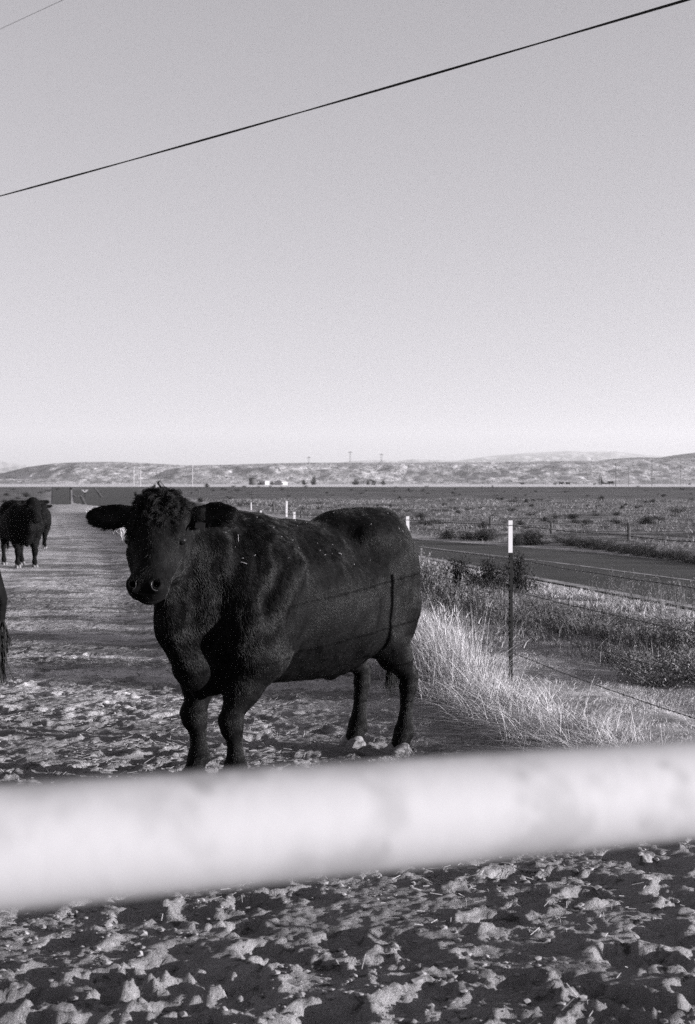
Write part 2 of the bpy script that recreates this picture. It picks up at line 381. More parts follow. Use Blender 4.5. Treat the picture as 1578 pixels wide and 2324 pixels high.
def picture_line(pts, w, name, mat):
    P = np.array([gp(*p) for p in resample(pts, 30)]); n = len(P)
    V = []
    for p in P:
        ww = w * p[1] / FP; V.append([p[0] - ww / 2, p[1], Hb(0, p[1]) + 0.03]); 
    for p in P:
        ww = w * p[1] / FP; V.append([p[0] + ww / 2, p[1], Hb(0, p[1]) + 0.03])
    i = np.arange(n - 1); return tag(mesh_obj(name, V, np.stack([i, i + n, i + n + 1, i + 1], 1), mat), kind='structure')
picture_line([(212, 1108), (220, 1112), (233, 1129)], 3.0, 'road_centre_line', M['worn'])
picture_line([(167, 1122), (175, 1129), (181, 1125), (187, 1128), (196, 1146)], 3.2, 'road_edge_line', M['worn'])

# ------------------------------------------------------------------ hills
def hill(name, sky_pts, d0, dr, mat, amp, seed, z0=1.0, label=None):
    sp = np.array(sky_pts, float); xs = np.arange(-2200, 3800, 6.0); ys = np.interp(xs, sp[:, 0], sp[:, 1])
    ztop = CAMH + (HY - ys) * dr / FP
    nt2 = 70; t = np.linspace(0, 1.25, nt2)[:, None]
    D = d0 + (dr - d0) * t + 0 * xs[None]; Xw = (xs[None] - HX) / FP * D
    tt = np.clip(t, 0, 1); prof = tt ** 1.15
    z = z0 + (ztop[None] - z0) * prof
    w = np.sin(np.pi * tt)
    z += amp * w * fbm(Xw * 0.004, D * 0.003, 4, seed) + amp * 0.35 * w * np.abs(fbm(Xw * 0.02, D * 0.006, 3, seed + 9))
    z = np.where(t > 1, z - (t - 1) * 120, z)
    n0 = len(xs); I = (np.arange(nt2 - 1)[:, None] * n0 + np.arange(n0 - 1)[None]).ravel()
    o = mesh_obj(name, np.stack([Xw, D, z], -1).reshape(-1, 3), np.stack([I, I + 1, I + n0 + 1, I + n0], 1), mat, None, True)
    return tag(o, label, None, None, 'structure')
M['hill'] = noise_mat('hill_scrub', [0.40, (0.26, 0.008, 4, 0.42, 0.6), (0.19, 0.05, 5, 0.49, 0.60, (1, 0.4, 1)), (0.55, 0.04, 4, 0.55, 0.66, (1, 0.4, 1)), (0.10, 0.14, 4, 0.56, 0.62, (1, 0.3, 1))], 0.95, 0.1, [(0.02, 5, 16.0), (0.12, 4, 3.0)])
M['hilldark'] = noise_mat('hill_dark_scrub', [0.10, (0.15, 0.03, 4, 0.42, 0.6)], 0.95, 0.1, [(0.05, 5, 5.0)])
M['mount'] = noise_mat('mountain_rock', [0.28, (0.2, 0.002, 4, 0.45, 0.6)], 0.95, 0.1)
hill('hills', [(-2200, 1050), (-300, 1066), (0, 1075), (20, 1070), (60, 1060), (120, 1052), (180, 1048.5), (270, 1048), (350, 1052), (430, 1056), (500, 1055), (600, 1052), (690, 1050), (1040, 1049), (1300, 1046), (1400, 1044), (1578, 1039), (1900, 1035), (3800, 1045)], 2150, 2600, M['hill'], 12, 3, 1.1, 'pale scrub covered hills')
hill('hills', [(-2200, 1100), (1200, 1100), (1330, 1050), (1380, 1042), (1450, 1037.5), (1500, 1038.5), (1530, 1033), (1578, 1027), (1800, 1018), (3800, 1040)], 2700, 4200, M['hilldark'], 4, 8, 1.0, 'darker ridge on the right')
hill('mountains', [(-2200, 1040), (-200, 1035), (-60, 1040), (0, 1046), (40, 1053), (90, 1066), (160, 1080), (600, 1080), (800, 1046), (860, 1044), (900, 1046), (940, 1042), (1000, 1044), (1040, 1045), (1090, 1038), (1130, 1033), (1200, 1027.5), (1290, 1023), (1340, 1025), (1400, 1024), (1440, 1029), (1480, 1034), (1560, 1038), (1700, 1042), (3800, 1042)], 9000, 15000, M['mount'], 60, 12, 0.0, 'pale far mountains')

# ------------------------------------------------------------------ signed distance modelling of the cattle
class SDF:
    def __init__(s, lo, hi, h):
        s.h = h; s.lo = np.array(lo, float)
        s.n = np.ceil((np.array(hi) - s.lo) / h).astype(int) + 1
        s.d = np.full(s.n, 0.25, np.float32)
        s.ax = [s.lo[k] + h * np.arange(s.n[k]) for k in range(3)]
    def sub(s, lo, hi):
        sl = []
        for k in range(3):
            a = max(int(math.floor((lo[k] - s.lo[k]) / s.h)), 0); b = min(int(math.ceil((hi[k] - s.lo[k]) / s.h)) + 1, s.n[k]); sl.append(slice(a, max(b, a)))
        P = np.meshgrid(*[s.ax[k][sl[k]] for k in range(3)], indexing='ij')
        return tuple(sl), np.stack(P, -1).astype(np.float32)
    def comb(s, sl, d, k, cut):
        o = s.d[sl]
        if cut:
            d = -d; h = np.clip(0.5 - 0.5 * (o - d) / k, 0, 1); s.d[sl] = o + (d - o) * h + k * h * (1 - h)
        else:
            h = np.clip(0.5 + 0.5 * (o - d) / k, 0, 1); s.d[sl] = o + (d - o) * h - k * h * (1 - h)
    def rc(s, a, b, r1, r2, k=0.05, cut=False):
        a = np.array(a, float); b = np.array(b, float); m = max(r1, r2) + k + 0.04
        sl, P = s.sub(np.minimum(a, b) - m, np.maximum(a, b) + m); ab = b - a
        t = np.clip(((P - a) @ ab) / (ab @ ab + 1e-9), 0, 1)
        d = np.linalg.norm(P - a - t[..., None] * ab, axis=-1) - (r1 + (r2 - r1) * t)
        s.comb(sl, d, k, cut)
    def chain(s, pts, rs, k=0.05):
        for i in range(len(pts) - 1): s.rc(pts[i], pts[i + 1], rs[i], rs[i + 1], k)
    def el(s, c, r, k=0.05, rot=None, cut=False):
        c = np.array(c, float); r = np.array(r, float); m = r.max() + k + 0.04
        sl, P = s.sub(c - m, c + m); q = P - c
        if rot is not None: q = q @ np.array(rot)
        k0 = np.linalg.norm(q / r, axis=-1); k1 = np.linalg.norm(q / (r * r), axis=-1) + 1e-6
        d = np.where(k0 < 0.05, -r.min(), k0 * (k0 - 1) / k1)
        s.comb(sl, d, k, cut)
    def mesh(s, smooth=2):
        D = s.d; ins = D < 0
        c = [ins[i:D.shape[0] - 1 + i, j:D.shape[1] - 1 + j, k:D.shape[2] - 1 + k] for i in (0, 1) for j in (0, 1) for k in (0, 1)]
        cnt = sum(x.astype(np.int8) for x in c); act = (cnt > 0) & (cnt < 8)
        ijk = np.argwhere(act); vid = np.full(act.shape, -1, np.int64); vid[act] = np.arange(len(ijk))
        vals = np.stack([D[ijk[:, 0] + i, ijk[:, 1] + j, ijk[:, 2] + k] for i in (0, 1) for j in (0, 1) for k in (0, 1)], 1)
        cor = np.array([(i, j, k) for i in (0, 1) for j in (0, 1) for k in (0, 1)], float)
        acc = np.zeros((len(ijk), 3)); num = np.zeros(len(ijk))
        for a in range(8):
            for b in range(a + 1, 8):
                if np.abs(cor[a] - cor[b]).sum() != 1: continue
                va, vb = vals[:, a], vals[:, b]; x = (va < 0) != (vb < 0); t = np.where(x, va / (va - vb + 1e-12), 0)
                acc += np.where(x[:, None], cor[a] + t[:, None] * (cor[b] - cor[a]), 0); num += x
        V = s.lo + s.h * (ijk + acc / num[:, None])
        F = []
        for ax in range(3):
            sl0 = [slice(None)] * 3; sl1 = [slice(None)] * 3; sl0[ax] = slice(0, -1); sl1[ax] = slice(1, None)
            a0 = ins[tuple(sl0)]; a1 = ins[tuple(sl1)]; e = np.argwhere(a0 != a1)
            o1, o2 = [k for k in range(3) if k != ax]
            ok = (e[:, o1] > 0) & (e[:, o2] > 0) & (e[:, o1] < act.shape[o1]) & (e[:, o2] < act.shape[o2]); e = e[ok]
            e = e[e[:, ax] < act.shape[ax]]
            fl = a0[tuple(e.T)]
            def v(da, db):
                q = e.copy(); q[:, o1] -= da; q[:, o2] -= db; return vid[tuple(q.T)]
            Q = np.stack([v(0, 0), v(1, 0), v(1, 1), v(0, 1)], 1)
            flip = fl if ax == 1 else ~fl
            Q[flip] = Q[flip][:, ::-1]; F.append(Q[(Q >= 0).all(1)])
        F = np.vstack(F)
        for _ in range(smooth):
            nb = np.zeros_like(V); ct = np.zeros(len(V))
            for a in range(4):
                i, j = F[:, a], F[:, (a + 1) % 4]
                for k in range(3):
                    nb[:, k] += np.bincount(i, V[j, k], len(V)) + np.bincount(j, V[i, k], len(V))
                ct += np.bincount(i, minlength=len(V)) + np.bincount(j, minlength=len(V))
            V = V * 0.5 + 0.5 * nb / np.maximum(ct, 1)[:, None]
        return V, F

def head_frame(O, yaw, pitch, roll=0.0):
    Fh = np.array([math.cos(yaw), math.sin(yaw), 0]); s = np.array([-math.sin(yaw), math.cos(yaw), 0]); up = np.array([0, 0, 1.0])
    u = Fh * math.cos(pitch) - up * math.sin(pitch); n = Fh * math.sin(pitch) + up * math.cos(pitch)
    if roll:
        s2 = s * math.cos(roll) + n * math.sin(roll); n = -s * math.sin(roll) + n * math.cos(roll); s = s2
    Rm = np.stack([u, s, n], 1)
    return np.array(O, float), Rm

def cattle_sdf(h, headO, yaw, pitch, legs, roll=0.0, hs=1.0):
    S = SDF((-1.10, -0.62, -0.02), (1.6, 0.76, 1.74), h)
    O, Rm = head_frame(headO, yaw, pitch, roll)
    hv = np.ones(3) * np.array(hs); hs = 1.0
    T = lambda u, s, n: O + Rm @ (np.array([u, s, n], float) * hv)
    E3 = lambda *r: tuple(a_ * q for a_, q in zip(hv, r))
    # trunk
    S.el((0.18, 0, 0.93), (0.60, 0.35, 0.40), 0.05)
    S.el((-0.10, 0, 0.885), (0.54, 0.37, 0.385), 0.08)
    S.rc((0.45, 0, 1.15), (-0.25, 0, 1.20), 0.15, 0.13, 0.12)
    S.el((0.42, 0, 1.16), (0.30, 0.13, 0.17), 0.10)
    for sd in (1, -1):
        S.el((0.50, 0.20 * sd, 0.96), (0.23, 0.155, 0.36), 0.08)
        S.el((0.57, 0.215 * sd, 0.76), (0.17, 0.125, 0.20), 0.07)
        S.el((-0.475, 0.155 * sd, 1.07), (0.275, 0.17, 0.28), 0.08)
        S.el((-0.54, 0.180 * sd, 0.84), (0.19, 0.12, 0.25), 0.06)
        S.el((-0.34, 0.225 * sd, 1.265), (0.10, 0.055, 0.055), 0.09)
    S.rc((-0.30, 0, 1.25), (-0.66, 0, 1.325), 0.12, 0.075, 0.12)
    S.el((-0.47, 0, 1.275), (0.30, 0.215, 0.115), 0.10)
    # belly, flank folds and sheath
    S.rc((0.20, 0, 0.65), (-0.30, 0, 0.63), 0.145, 0.12, 0.12)
    for sd in (1, -1):
        S.rc((-0.22, 0.25 * sd, 0.74), (-0.42, 0.21 * sd, 0.72), 0.08, 0.07, 0.09)
        S.rc((-0.30, 0.24 * sd, 0.66), (-0.40, 0.21 * sd, 0.72), 0.035, 0.04, 0.06)
    S.rc((-0.12, 0, 0.56), (-0.22, 0, 0.49), 0.05, 0.03, 0.05)
    # neck, crest, brisket and dewlap
    nb = T(0.07, 0, -0.23)
    S.rc((0.50, 0, 1.02), nb, 0.335, 0.155, 0.07)
    S.rc((0.40, 0, 1.22), T(0.03, 0, -0.20), 0.16, 0.11, 0.12)
    S.rc((0.60, 0, 0.86), (0.76, 0, 0.90), 0.24, 0.19, 0.08)
    S.rc((0.74, 0.0, 0.64), (0.64, 0, 0.54), 0.115, 0.085, 0.09)
    S.rc((0.80, 0.01, 0.62), (0.74, 0.0, 0.48), 0.06, 0.035, 0.07)
    S.rc(T(0.22, 0, -0.29), (0.92, 0.02, 0.82), 0.07, 0.075, 0.11)
    S.rc((0.92, 0.02, 0.82), (0.80, 0, 0.62), 0.07, 0.06, 0.09)
    # shoulder blade and elbow relief
    for sd in (1, -1):
        S.rc((0.40, 0.26 * sd, 1.15), (0.66, 0.26 * sd, 0.86), 0.07, 0.09, 0.09)
        S.rc((0.40, 0.23 * sd, 0.70), (0.52, 0.22 * sd, 0.66), 0.06, 0.09, 0.06)
        S.rc((0.24, 0.43 * sd, 0.60), (0.27, 0.44 * sd, 0.98), 0.055, 0.045, 0.07, True)
        S.rc((0.80, 0.38 * sd, 1.18), (0.84, 0.33 * sd, 0.86), 0.05, 0.05, 0.08, True)
        S.rc((0.66, 0.17 * sd, 0.52), (0.80, 0.20 * sd, 0.70), 0.035, 0.03, 0.06, True)
        S.rc((-0.20, 0.40 * sd, 1.14), (-0.24, 0.40 * sd, 1.20), 0.05, 0.05, 0.10, True)
        S.rc((-0.27, 0.37 * sd, 0.62), (-0.31, 0.40 * sd, 0.98), 0.045, 0.035, 0.07, True)
        S.el((-0.16, 0.345 * sd, 1.20), (0.11, 0.075, 0.08), 0.10, None, True)
        S.rc((0.36, 0.335 * sd, 1.12), (0.58, 0.335 * sd, 0.82), 0.028, 0.03, 0.06)
        S.rc((0.62, 0.36 * sd, 0.96), (0.44, 0.38 * sd, 1.24), 0.02, 0.02, 0.06, True)
    for L_ in legs:
        S.chain(L_[0][:4], L_[1][:4], 0.045 if len(L_[0]) > 2 else 0.02); S.chain(L_[0][3:], L_[1][3:], 0.015)
    # head
    S.el(T(0.06, 0, -0.12), E3(0.135, 0.128, 0.125), 0.05, Rm)
    S.el(T(0.19, 0, -0.105), E3(0.17, 0.128, 0.105), 0.05, Rm)
    S.rc(T(0.16, 0, -0.10), T(0.42, 0, -0.085), 0.102 * hs, 0.075 * hs, 0.05)
    S.el(T(0.445, 0, -0.085), E3(0.090, 0.098, 0.080), 0.035, Rm)
    S.el(T(0.475, 0, -0.062), E3(0.050, 0.082, 0.058), 0.03, Rm)
    S.el(T(0.452, 0, -0.140), E3(0.058, 0.066, 0.046), 0.025, Rm)
    for sd in (1, -1):
        S.rc(T(0.17, 0.06 * sd, -0.20), T(0.41, 0.03 * sd, -0.135), 0.085 * hs, 0.050 * hs, 0.05)
        S.el(T(0.20, 0.075 * sd, -0.20), E3(0.125, 0.055, 0.10), 0.05, Rm)
        S.el(T(0.160, 0.108 * sd, -0.050), E3(0.055, 0.028, 0.030), 0.03, Rm)
        S.rc(T(0.24, 0.118 * sd, -0.115), T(0.36, 0.088 * sd, -0.115), 0.018, 0.014, 0.04)
        # nostril wing, eye socket and nostril hole
        S.el(T(0.480, 0.052 * sd, -0.030), E3(0.044, 0.038, 0.032), 0.014, Rm)
        S.el(T(0.195, 0.143 * sd, -0.080), E3(0.026, 0.016, 0.020), 0.012, Rm, True)
        S.rc(T(0.492, 0.050 * sd, 0.012), T(0.478, 0.062 * sd, -0.042), 0.020, 0.012, 0.008, True)
    S.el(T(0.0, 0, -0.075), E3(0.070, 0.095, 0.060), 0.06, Rm)
    S.rc(T(0.560, 0, -0.105), T(0.44, 0.095, -0.130), 0.007, 0.007, 0.010, True)
    S.rc(T(0.560, 0, -0.105), T(0.44, -0.095, -0.130), 0.007, 0.007, 0.010, True)
    # ears: flattened, held out and slightly down
    for sd in (1, -1):
        base = T(0.020, 0.120 * sd, -0.125); tip = T(0.015, 0.350 * sd, -0.130 + 0.03 * (sd > 0))
        ax = (tip - base); Ln = np.linalg.norm(ax); ax /= Ln
        upv = Rm[:, 0] * -1; upv = upv - ax * (upv @ ax); upv /= np.linalg.norm(upv); fw = np.cross(ax, upv)
        E = np.stack([ax, upv, fw], 1); c0 = base + ax * Ln * 0.58
        S.el(base + ax * Ln * 0.50, (Ln * 0.46, 0.068, 0.024), 0.03, E); S.el(base + ax * Ln * 0.82 + upv * 0.006, (Ln * 0.26, 0.030, 0.016), 0.035, E)
        if fw @ Rm[:, 2] < 0: fw = -fw
        S.el(c0 + fw * 0.024 + upv * 0.004, (Ln * 0.36, 0.044, 0.018), 0.008, E, True)
        S.rc(T(0.03, 0.08 * sd, -0.13), base + ax * 0.05, 0.058, 0.042, 0.04)
    return S, T, Rm

def hoof_mesh():
    S = SDF((-0.08, -0.09, -0.03), (0.13, 0.09, 0.12), 0.0045)
    for sd in (1, -1):
        S.rc((0.0, 0.026 * sd, 0.045), (0.055, 0.024 * sd, 0.022), 0.036, 0.022, 0.012)
        S.rc((0.0, 0.028 * sd, 0.01), (0.06, 0.025 * sd, 0.002), 0.034, 0.020, 0.012)
        S.rc((-0.03, 0.025 * sd, 0.02), (0.0, 0.026 * sd, 0.02), 0.03, 0.03, 0.012)
    S.d = np.maximum(S.d, (0.0 - S.ax[2])[None, None, :].astype(np.float32))
    return S.mesh(1)
HOOF = hoof_mesh()

def std_legs(fl=(0.66, 0.17), fr=(0.66, -0.17), hl=(-0.66, 0.17), hr=(-0.66, -0.17)):
    """foot positions -> leg chains (points, radii)"""
    out = []
    for (x, y) in (fl, fr):
        sd = 1 if y > 0 else -1
        out.append(([(0.55, 0.21 * sd, 0.86), (0.51, 0.205 * sd, 0.67), ((x + 0.55) / 2, y * 0.6 + 0.075 * sd, 0.51), (x - 0.005, y, 0.405), (x + 0.012, y, 0.355), (x + 0.006, y, 0.315), (x - 0.012, y, 0.265), (x - 0.020, y, 0.18), (x - 0.020, y, 0.128), (x + 0.008, y, 0.06)],
                    [0.15, 0.132, 0.094, 0.062, 0.067, 0.062, 0.044, 0.042, 0.054, 0.050]))
    for (x, y) in (hl, hr):
        sd = 1 if y > 0 else -1
        out.append(([(-0.53, 0.19 * sd, 0.86), (-0.46, 0.20 * sd, 0.70), (x + 0.06, y * 0.5 + 0.095 * sd, 0.57), (x - 0.04, y, 0.475), (x - 0.082, y, 0.44), (x - 0.068, y, 0.385), (x - 0.056, y, 0.30), (x - 0.042, y, 0.19), (x - 0.034, y, 0.135), (x + 0.0, y, 0.06)],
                    [0.15, 0.118, 0.086, 0.056, 0.050, 0.055, 0.041, 0.040, 0.054, 0.052]))
        out.append(([(x - 0.04, y, 0.50), (x - 0.105, y, 0.47)], [0.03, 0.026]))
    for (x, y) in (fl, fr, hl, hr):      # dew claws
        for q in (1, -1): out.append(([(x - 0.045, y + 0.022 * q, 0.115), (x - 0.066, y + 0.024 * q, 0.100)], [0.016, 0.012]))
    return out

def vert_normals(V, F):
    n = np.cross(V[F[:, 2]] - V[F[:, 0]], V[F[:, 3]] - V[F[:, 1]]); N_ = np.zeros_like(V)
    for a in range(4):
        for k in range(3): N_[:, k] += np.bincount(F[:, a], n[:, k], len(V))
    return N_ / (np.linalg.norm(N_, axis=1)[:, None] + 1e-12)

def curves_obj(name, P, Rad, mat, parent=None):
    """P (n,m,3), Rad (n,m)"""
    n, m_ = P.shape[:2]; hc = bpy.data.hair_curves.new(name); hc.add_curves([m_] * n)
    hc.attributes['position'].data.foreach_set('vector', P.astype(np.float32).ravel())
    ra = hc.attributes.get('radius') or hc.attributes.new('radius', 'FLOAT', 'POINT')
    ra.data.foreach_set('value', Rad.astype(np.float32).ravel())
    hc.materials.append(mat); o = bpy.data.objects.new(name, hc); C.objects.link(o)
    if parent: o.parent = parent
    return o

def make_cattle(name, h, headO, yaw, pitch, feet, fur_n, roll=0.0, detail=True, tail_pts=None, hs=1.0):
    root = empty(name)
    S, T, Rm = cattle_sdf(h, headO, yaw, pitch, std_legs(*feet), roll, hs)
    V, F = S.mesh(2 if detail else 1)
    if detail:
        nrm = vert_normals(V, F)
        dn = 0.013 * perlin(V[:, 0] * 3.4, V[:, 1] * 3.4, V[:, 2] * 3.4, 3) + 0.005 * perlin(V[:, 0] * 9, V[:, 1] * 9, V[:, 2] * 7, 6) + 0.003 * perlin(V[:, 0] * 19, V[:, 1] * 19, V[:, 2] * 12, 8)
        # loose skin folds on neck and behind the elbow
        fold = sstep(0.35, 0.6, V[:, 0]) * (1 - sstep(1.0, 1.1, V[:, 0])) * sstep(0.7, 0.85, V[:, 2])
        dn += 0.013 * fold * perlin(V[:, 0] * 11, V[:, 1] * 9, V[:, 2] * 3.2, 5)
        V = V + nrm * dn[:, None] * sstep(0.1, 0.3, V[:, 2])[:, None]
    body = mesh_obj('body', V, F, M['hide'], root, True)
    for i, (x, y) in enumerate(feet):
        Vh, Fh_ = HOOF; Vh = Vh * np.array([1.12, 1.12, 1.05]) + np.array([x + 0.01, y, -0.004])
        ho = mesh_obj('hoof', Vh, Fh_, M['hoof'] if x < 0 or not detail else M['hide'], root, True)
    for sd in (1, -1):
        e = bpy.data.meshes.new('eye'); import bmesh
        bm = bmesh.new(); bmesh.ops.create_uvsphere(bm, u_segments=16, v_segments=10, radius=0.024)
        for v in bm.verts: v.co = v.co + Vector(T(0.195, 0.127 * sd, -0.076))
        for f in bm.faces: f.smooth = True
        bm.to_mesh(e); bm.free(); e.materials.append(M['eye']); eo = bpy.data.objects.new('eye', e); C.objects.link(eo); eo.parent = root
    tb = MB(); tp = tail_pts if tail_pts is not None else [(-0.66, 0, 1.32), (-0.79, -0.01, 1.25), (-0.83, -0.03, 1.0), (-0.81, -0.05, 0.75), (-0.80, -0.05, 0.55)]
    tp = resample(tp, 24); tb.tube(tp, np.interp(np.arange(24), [0, 4, 18, 23], [0.045, 0.03, 0.018, 0.008]), 8)
    tl = tb.build('tail', M['hide'], root, True)
    # tail switch
    k = 900 if detail else 250
    st = tp[RS.randint(15, 24, k)]; m_ = 6; t = np.linspace(0, 1, m_)[None, :, None]
    dirs = np.array([0, 0, -1.0]) + RS.normal(0, 0.07, (k, 3)); ln = RS.uniform(0.14, 0.26, k)[:, None, None]
    off = RS.normal(0, 0.013, (k, 3))[:, None] * (0.3 + t * (1.6 - 1.2 * t))
    P = st[:, None] + dirs[:, None] * ln * t + off
    curves_obj('tail_switch', P, np.repeat(np.linspace(0.0022, 0.0006, m_)[None], k, 0) * (1 if detail else 2), M['fur'], tl)
    if fur_n:
        nrm = vert_normals(V, F)
        A_ = np.linalg.norm(np.cross(V[F[:, 2]] - V[F[:, 0]], V[F[:, 3]] - V[F[:, 1]]), axis=1)
        fi = np.searchsorted(np.cumsum(A_) / A_.sum(), RS.rand(fur_n)); fi = np.clip(fi, 0, len(F) - 1)
        a, b_ = RS.rand(2, fur_n, 1); q = F[fi]
        bl = lambda X_: (X_[q[:, 0]] * (1 - a) + X_[q[:, 1]] * a) * (1 - b_) + (X_[q[:, 3]] * (1 - a) + X_[q[:, 2]] * a) * b_
        P0 = bl(V); N0 = bl(nrm); N0 /= np.linalg.norm(N0, axis=1)[:, None] + 1e-9
        # head coordinates
        hc_ = (P0 - np.array(headO)) @ Rm / np.array(hs); hd = (hc_[:, 0] > -0.07) & (hc_[:, 0] < 0.6) & (np.abs(hc_[:, 1]) < 0.15) & (hc_[:, 2] > -0.3) & (hc_[:, 2] < 0.05)
        ear = (np.abs(hc_[:, 1]) >= 0.15) & (np.abs(hc_[:, 1]) < 0.38) & (np.abs(hc_[:, 0] - 0.02) < 0.1) & (hc_[:, 2] > -0.25) & (hc_[:, 2] < 0.0)
        muz = (hc_[:, 0] > 0.47) & hd
        fl = np.tile(np.array([-0.55, 0, -0.8]), (fur_n, 1)); fl[P0[:, 2] < 0.7] = (-0.05, 0, -1)
        fl[hd] = Rm[:, 0] * 0.9 + np.array([0, 0, -0.3]); fl[ear] = (Rm[:, 1][None] * np.sign(hc_[ear, 1])[:, None]) + np.array([0, 0, -0.5])
        w1 = np.stack([perlin(P0[:, 0] * 7 + o_, P0[:, 1] * 7, P0[:, 2] * 7, 2 + o_) for o_ in (0, 5, 9)], 1)
        w2 = np.stack([perlin(P0[:, 0] * 26 + o_, P0[:, 1] * 26, P0[:, 2] * 26, 12 + o_) for o_ in (0, 5, 9)], 1)
        rag = (0.35 + 0.65 * sstep(0.2, 0.5, P0[:, 0]))[:, None]; fl = fl + 0.5 * w1 * rag + 0.6 * w2 * rag + RS.normal(0, 0.10, (fur_n, 3))
        fl -= N0 * (fl * N0).sum(1)[:, None]; fl /= np.linalg.norm(fl, axis=1)[:, None] + 1e-9
        ln = np.full(fur_n, 0.014); nk = sstep(0.35, 0.6, P0[:, 0]) * sstep(0.6, 0.8, P0[:, 2]); ln += 0.014 * nk
        ln += 0.012 * (P0[:, 2] > 1.15) * (P0[:, 0] < 0.6) * (P0[:, 0] > 0.0)
        ln[hd] = 0.013; ln[ear] = 0.022; lowear = ear & (hc_[:, 0] > 0.05); ln[lowear] = 0.04
        ln[muz] = 0.004; ln[P0[:, 2] < 0.5] = 0.012
        ln *= RS.uniform(0.6, 1.2, fur_n); lift = RS.uniform(0.12, 0.38, fur_n)[:, None]
        keep = (P0[:, 2] > 0.06); m_ = 4; t = np.linspace(0, 1, m_)[None, :, None]
        P = P0[:, None] + ln[:, None, None] * (fl[:, None] * t + N0[:, None] * (lift[:, None] * (t * (1 - 0.5 * t)))) - N0[:, None] * 0.001
        rad = np.repeat(np.array([0.0011, 0.0010, 0.0007, 0.0002])[None], fur_n, 0)
        curves_obj('coat', P[keep], rad[keep], M['fur'], body)
        # curly poll and forehead
        if detail:
            cm = np.where(hd & (hc_[:, 0] < 0.17) & (hc_[:, 2] > -0.14) & (np.abs(hc_[:, 1]) < 0.125) & (RS.rand(fur_n) > hc_[:, 0] / 0.22))[0]
            cm2 = np.where((P0[:, 0] > 0.75) & (P0[:, 2] > 1.42) & (hc_[:, 0] < 0.03) & (hc_[:, 0] > -0.2) & (np.abs(hc_[:, 1]) < 0.11))[0]
            cm = np.concatenate([cm, cm2]); seeds = cm[RS.randint(0, len(cm), 520)]
            allP = []; m_ = 14; t = np.linspace(0, 1, m_)
            for sI in seeds:
                p0, n0 = P0[sI], N0[sI]; e1 = np.cross(n0, RS.normal(size=3)); e1 /= np.linalg.norm(e1); e2 = np.cross(n0, e1)
                R0 = RS.uniform(0.005, 0.012); turns = RS.uniform(0.25, 1.0); hgt = RS.uniform(0.002, 0.010); dr = RS.normal(0, 0.012, 3) + Rm[:, 0] * 0.012
                if hc_[sI, 0] < 0.03: hgt *= 1.9
                for _ in range(16):
                    ph = RS.normal(0, 0.35); jit = RS.normal(0, 0.0055, 3); an = turns * 6.28 * t + ph
                    c = p0 + jit + n0 * (hgt * np.sin(t * 2.2))[:, None] + (e1 * (np.cos(an) - 1)[:, None] + e2 * np.sin(an)[:, None]) * (R0 * (0.4 + t))[:, None] + dr * t[:, None]
                    allP.append(c)
            allP = np.array(allP); curves_obj('curly_forelock', allP, np.repeat(np.linspace(0.0012, 0.0005, m_)[None], len(allP), 0), M['curl'], root)
    return root, V, F, T, Rm

BX, BY = -0.25, 7.79
BYAW = math.atan2(-0.73, -0.685)
feet1 = ((0.66, 0.165), (0.62, -0.165), (-0.63, 0.165), (-0.61, -0.175))
HEAD1 = (1.085, 0.09, 1.475)
bull, bV, bF, bT, bR = make_cattle('bull', 0.016 if DEV == 'fast' else 0.0095, HEAD1, R(37), R(55.5), feet1, 60000 if DEV == 'fast' else 260000, hs=(0.97, 1.03, 1.0))
bull.location = (BX, BY, 0); bull.rotation_euler = (0, 0, BYAW)
tag(bull, 'big black bull with curly poll standing behind the white pipe, looking at the camera', 'bull')
# glossy nostril rims shaped as a highlight, thick on the sunlit side; ear tag
def ringtube(c, e1, e2, a, b_, r, n=24):
    t = np.linspace(0.25, 1.45 * math.pi, n + 1) + 5.2; return [np.array(c) + e1 * math.cos(q) * a + e2 * math.sin(q) * b_ for q in t]
for sd in (1, -1):
    mb = MB(); a_ = np.linspace(-0.3, 3.0, 22); rr_ = np.interp(a_, [-0.6, 1.2, 3.6], [0.030, 0.022, 0.018])
    e1_ = bR[:, 0] * 0.9 - bR[:, 2] * 0.40; e2_ = bR[:, 1] * 0.95 - bR[:, 2] * 0.2 * sd
    Pn = [bT(0.493, 0.052 * sd, -0.006) + e1_ * math.cos(q - 0.9) * r_ * 1.15 - e2_ * math.sin(q - 0.9) * r_ * 0.9 * sd for q, r_ in zip(a_, rr_)]
    mb.tube(Pn, np.interp(np.arange(22), [0, 8, 21], [0.001, 0.0046 if sd > 0 else 0.0009, 0.001]), 8, False)
    mb.build('nostril_rim_glint', M['nose'], bull, True)
mb = MB(); c = bT(0.095, 0.200, -0.095); e1 = bR[:, 1]; e2 = bR[:, 0]; e3 = bR[:, 2]
Vt = [c + e1 * x * 0.024 + e2 * (y + x * 0.35) * 0.022 + e3 * z * 0.002 for x in (-1, 1) for y in (-1, 1) for z in (-1, 1)]
mb.add(Vt, [[0, 1, 3, 2], [4, 6, 7, 5], [0, 4, 5, 1], [2, 3, 7, 6], [0, 2, 6, 4], [1, 5, 7, 3]])
mb.build('ear_tag', M['tagm'], bull)

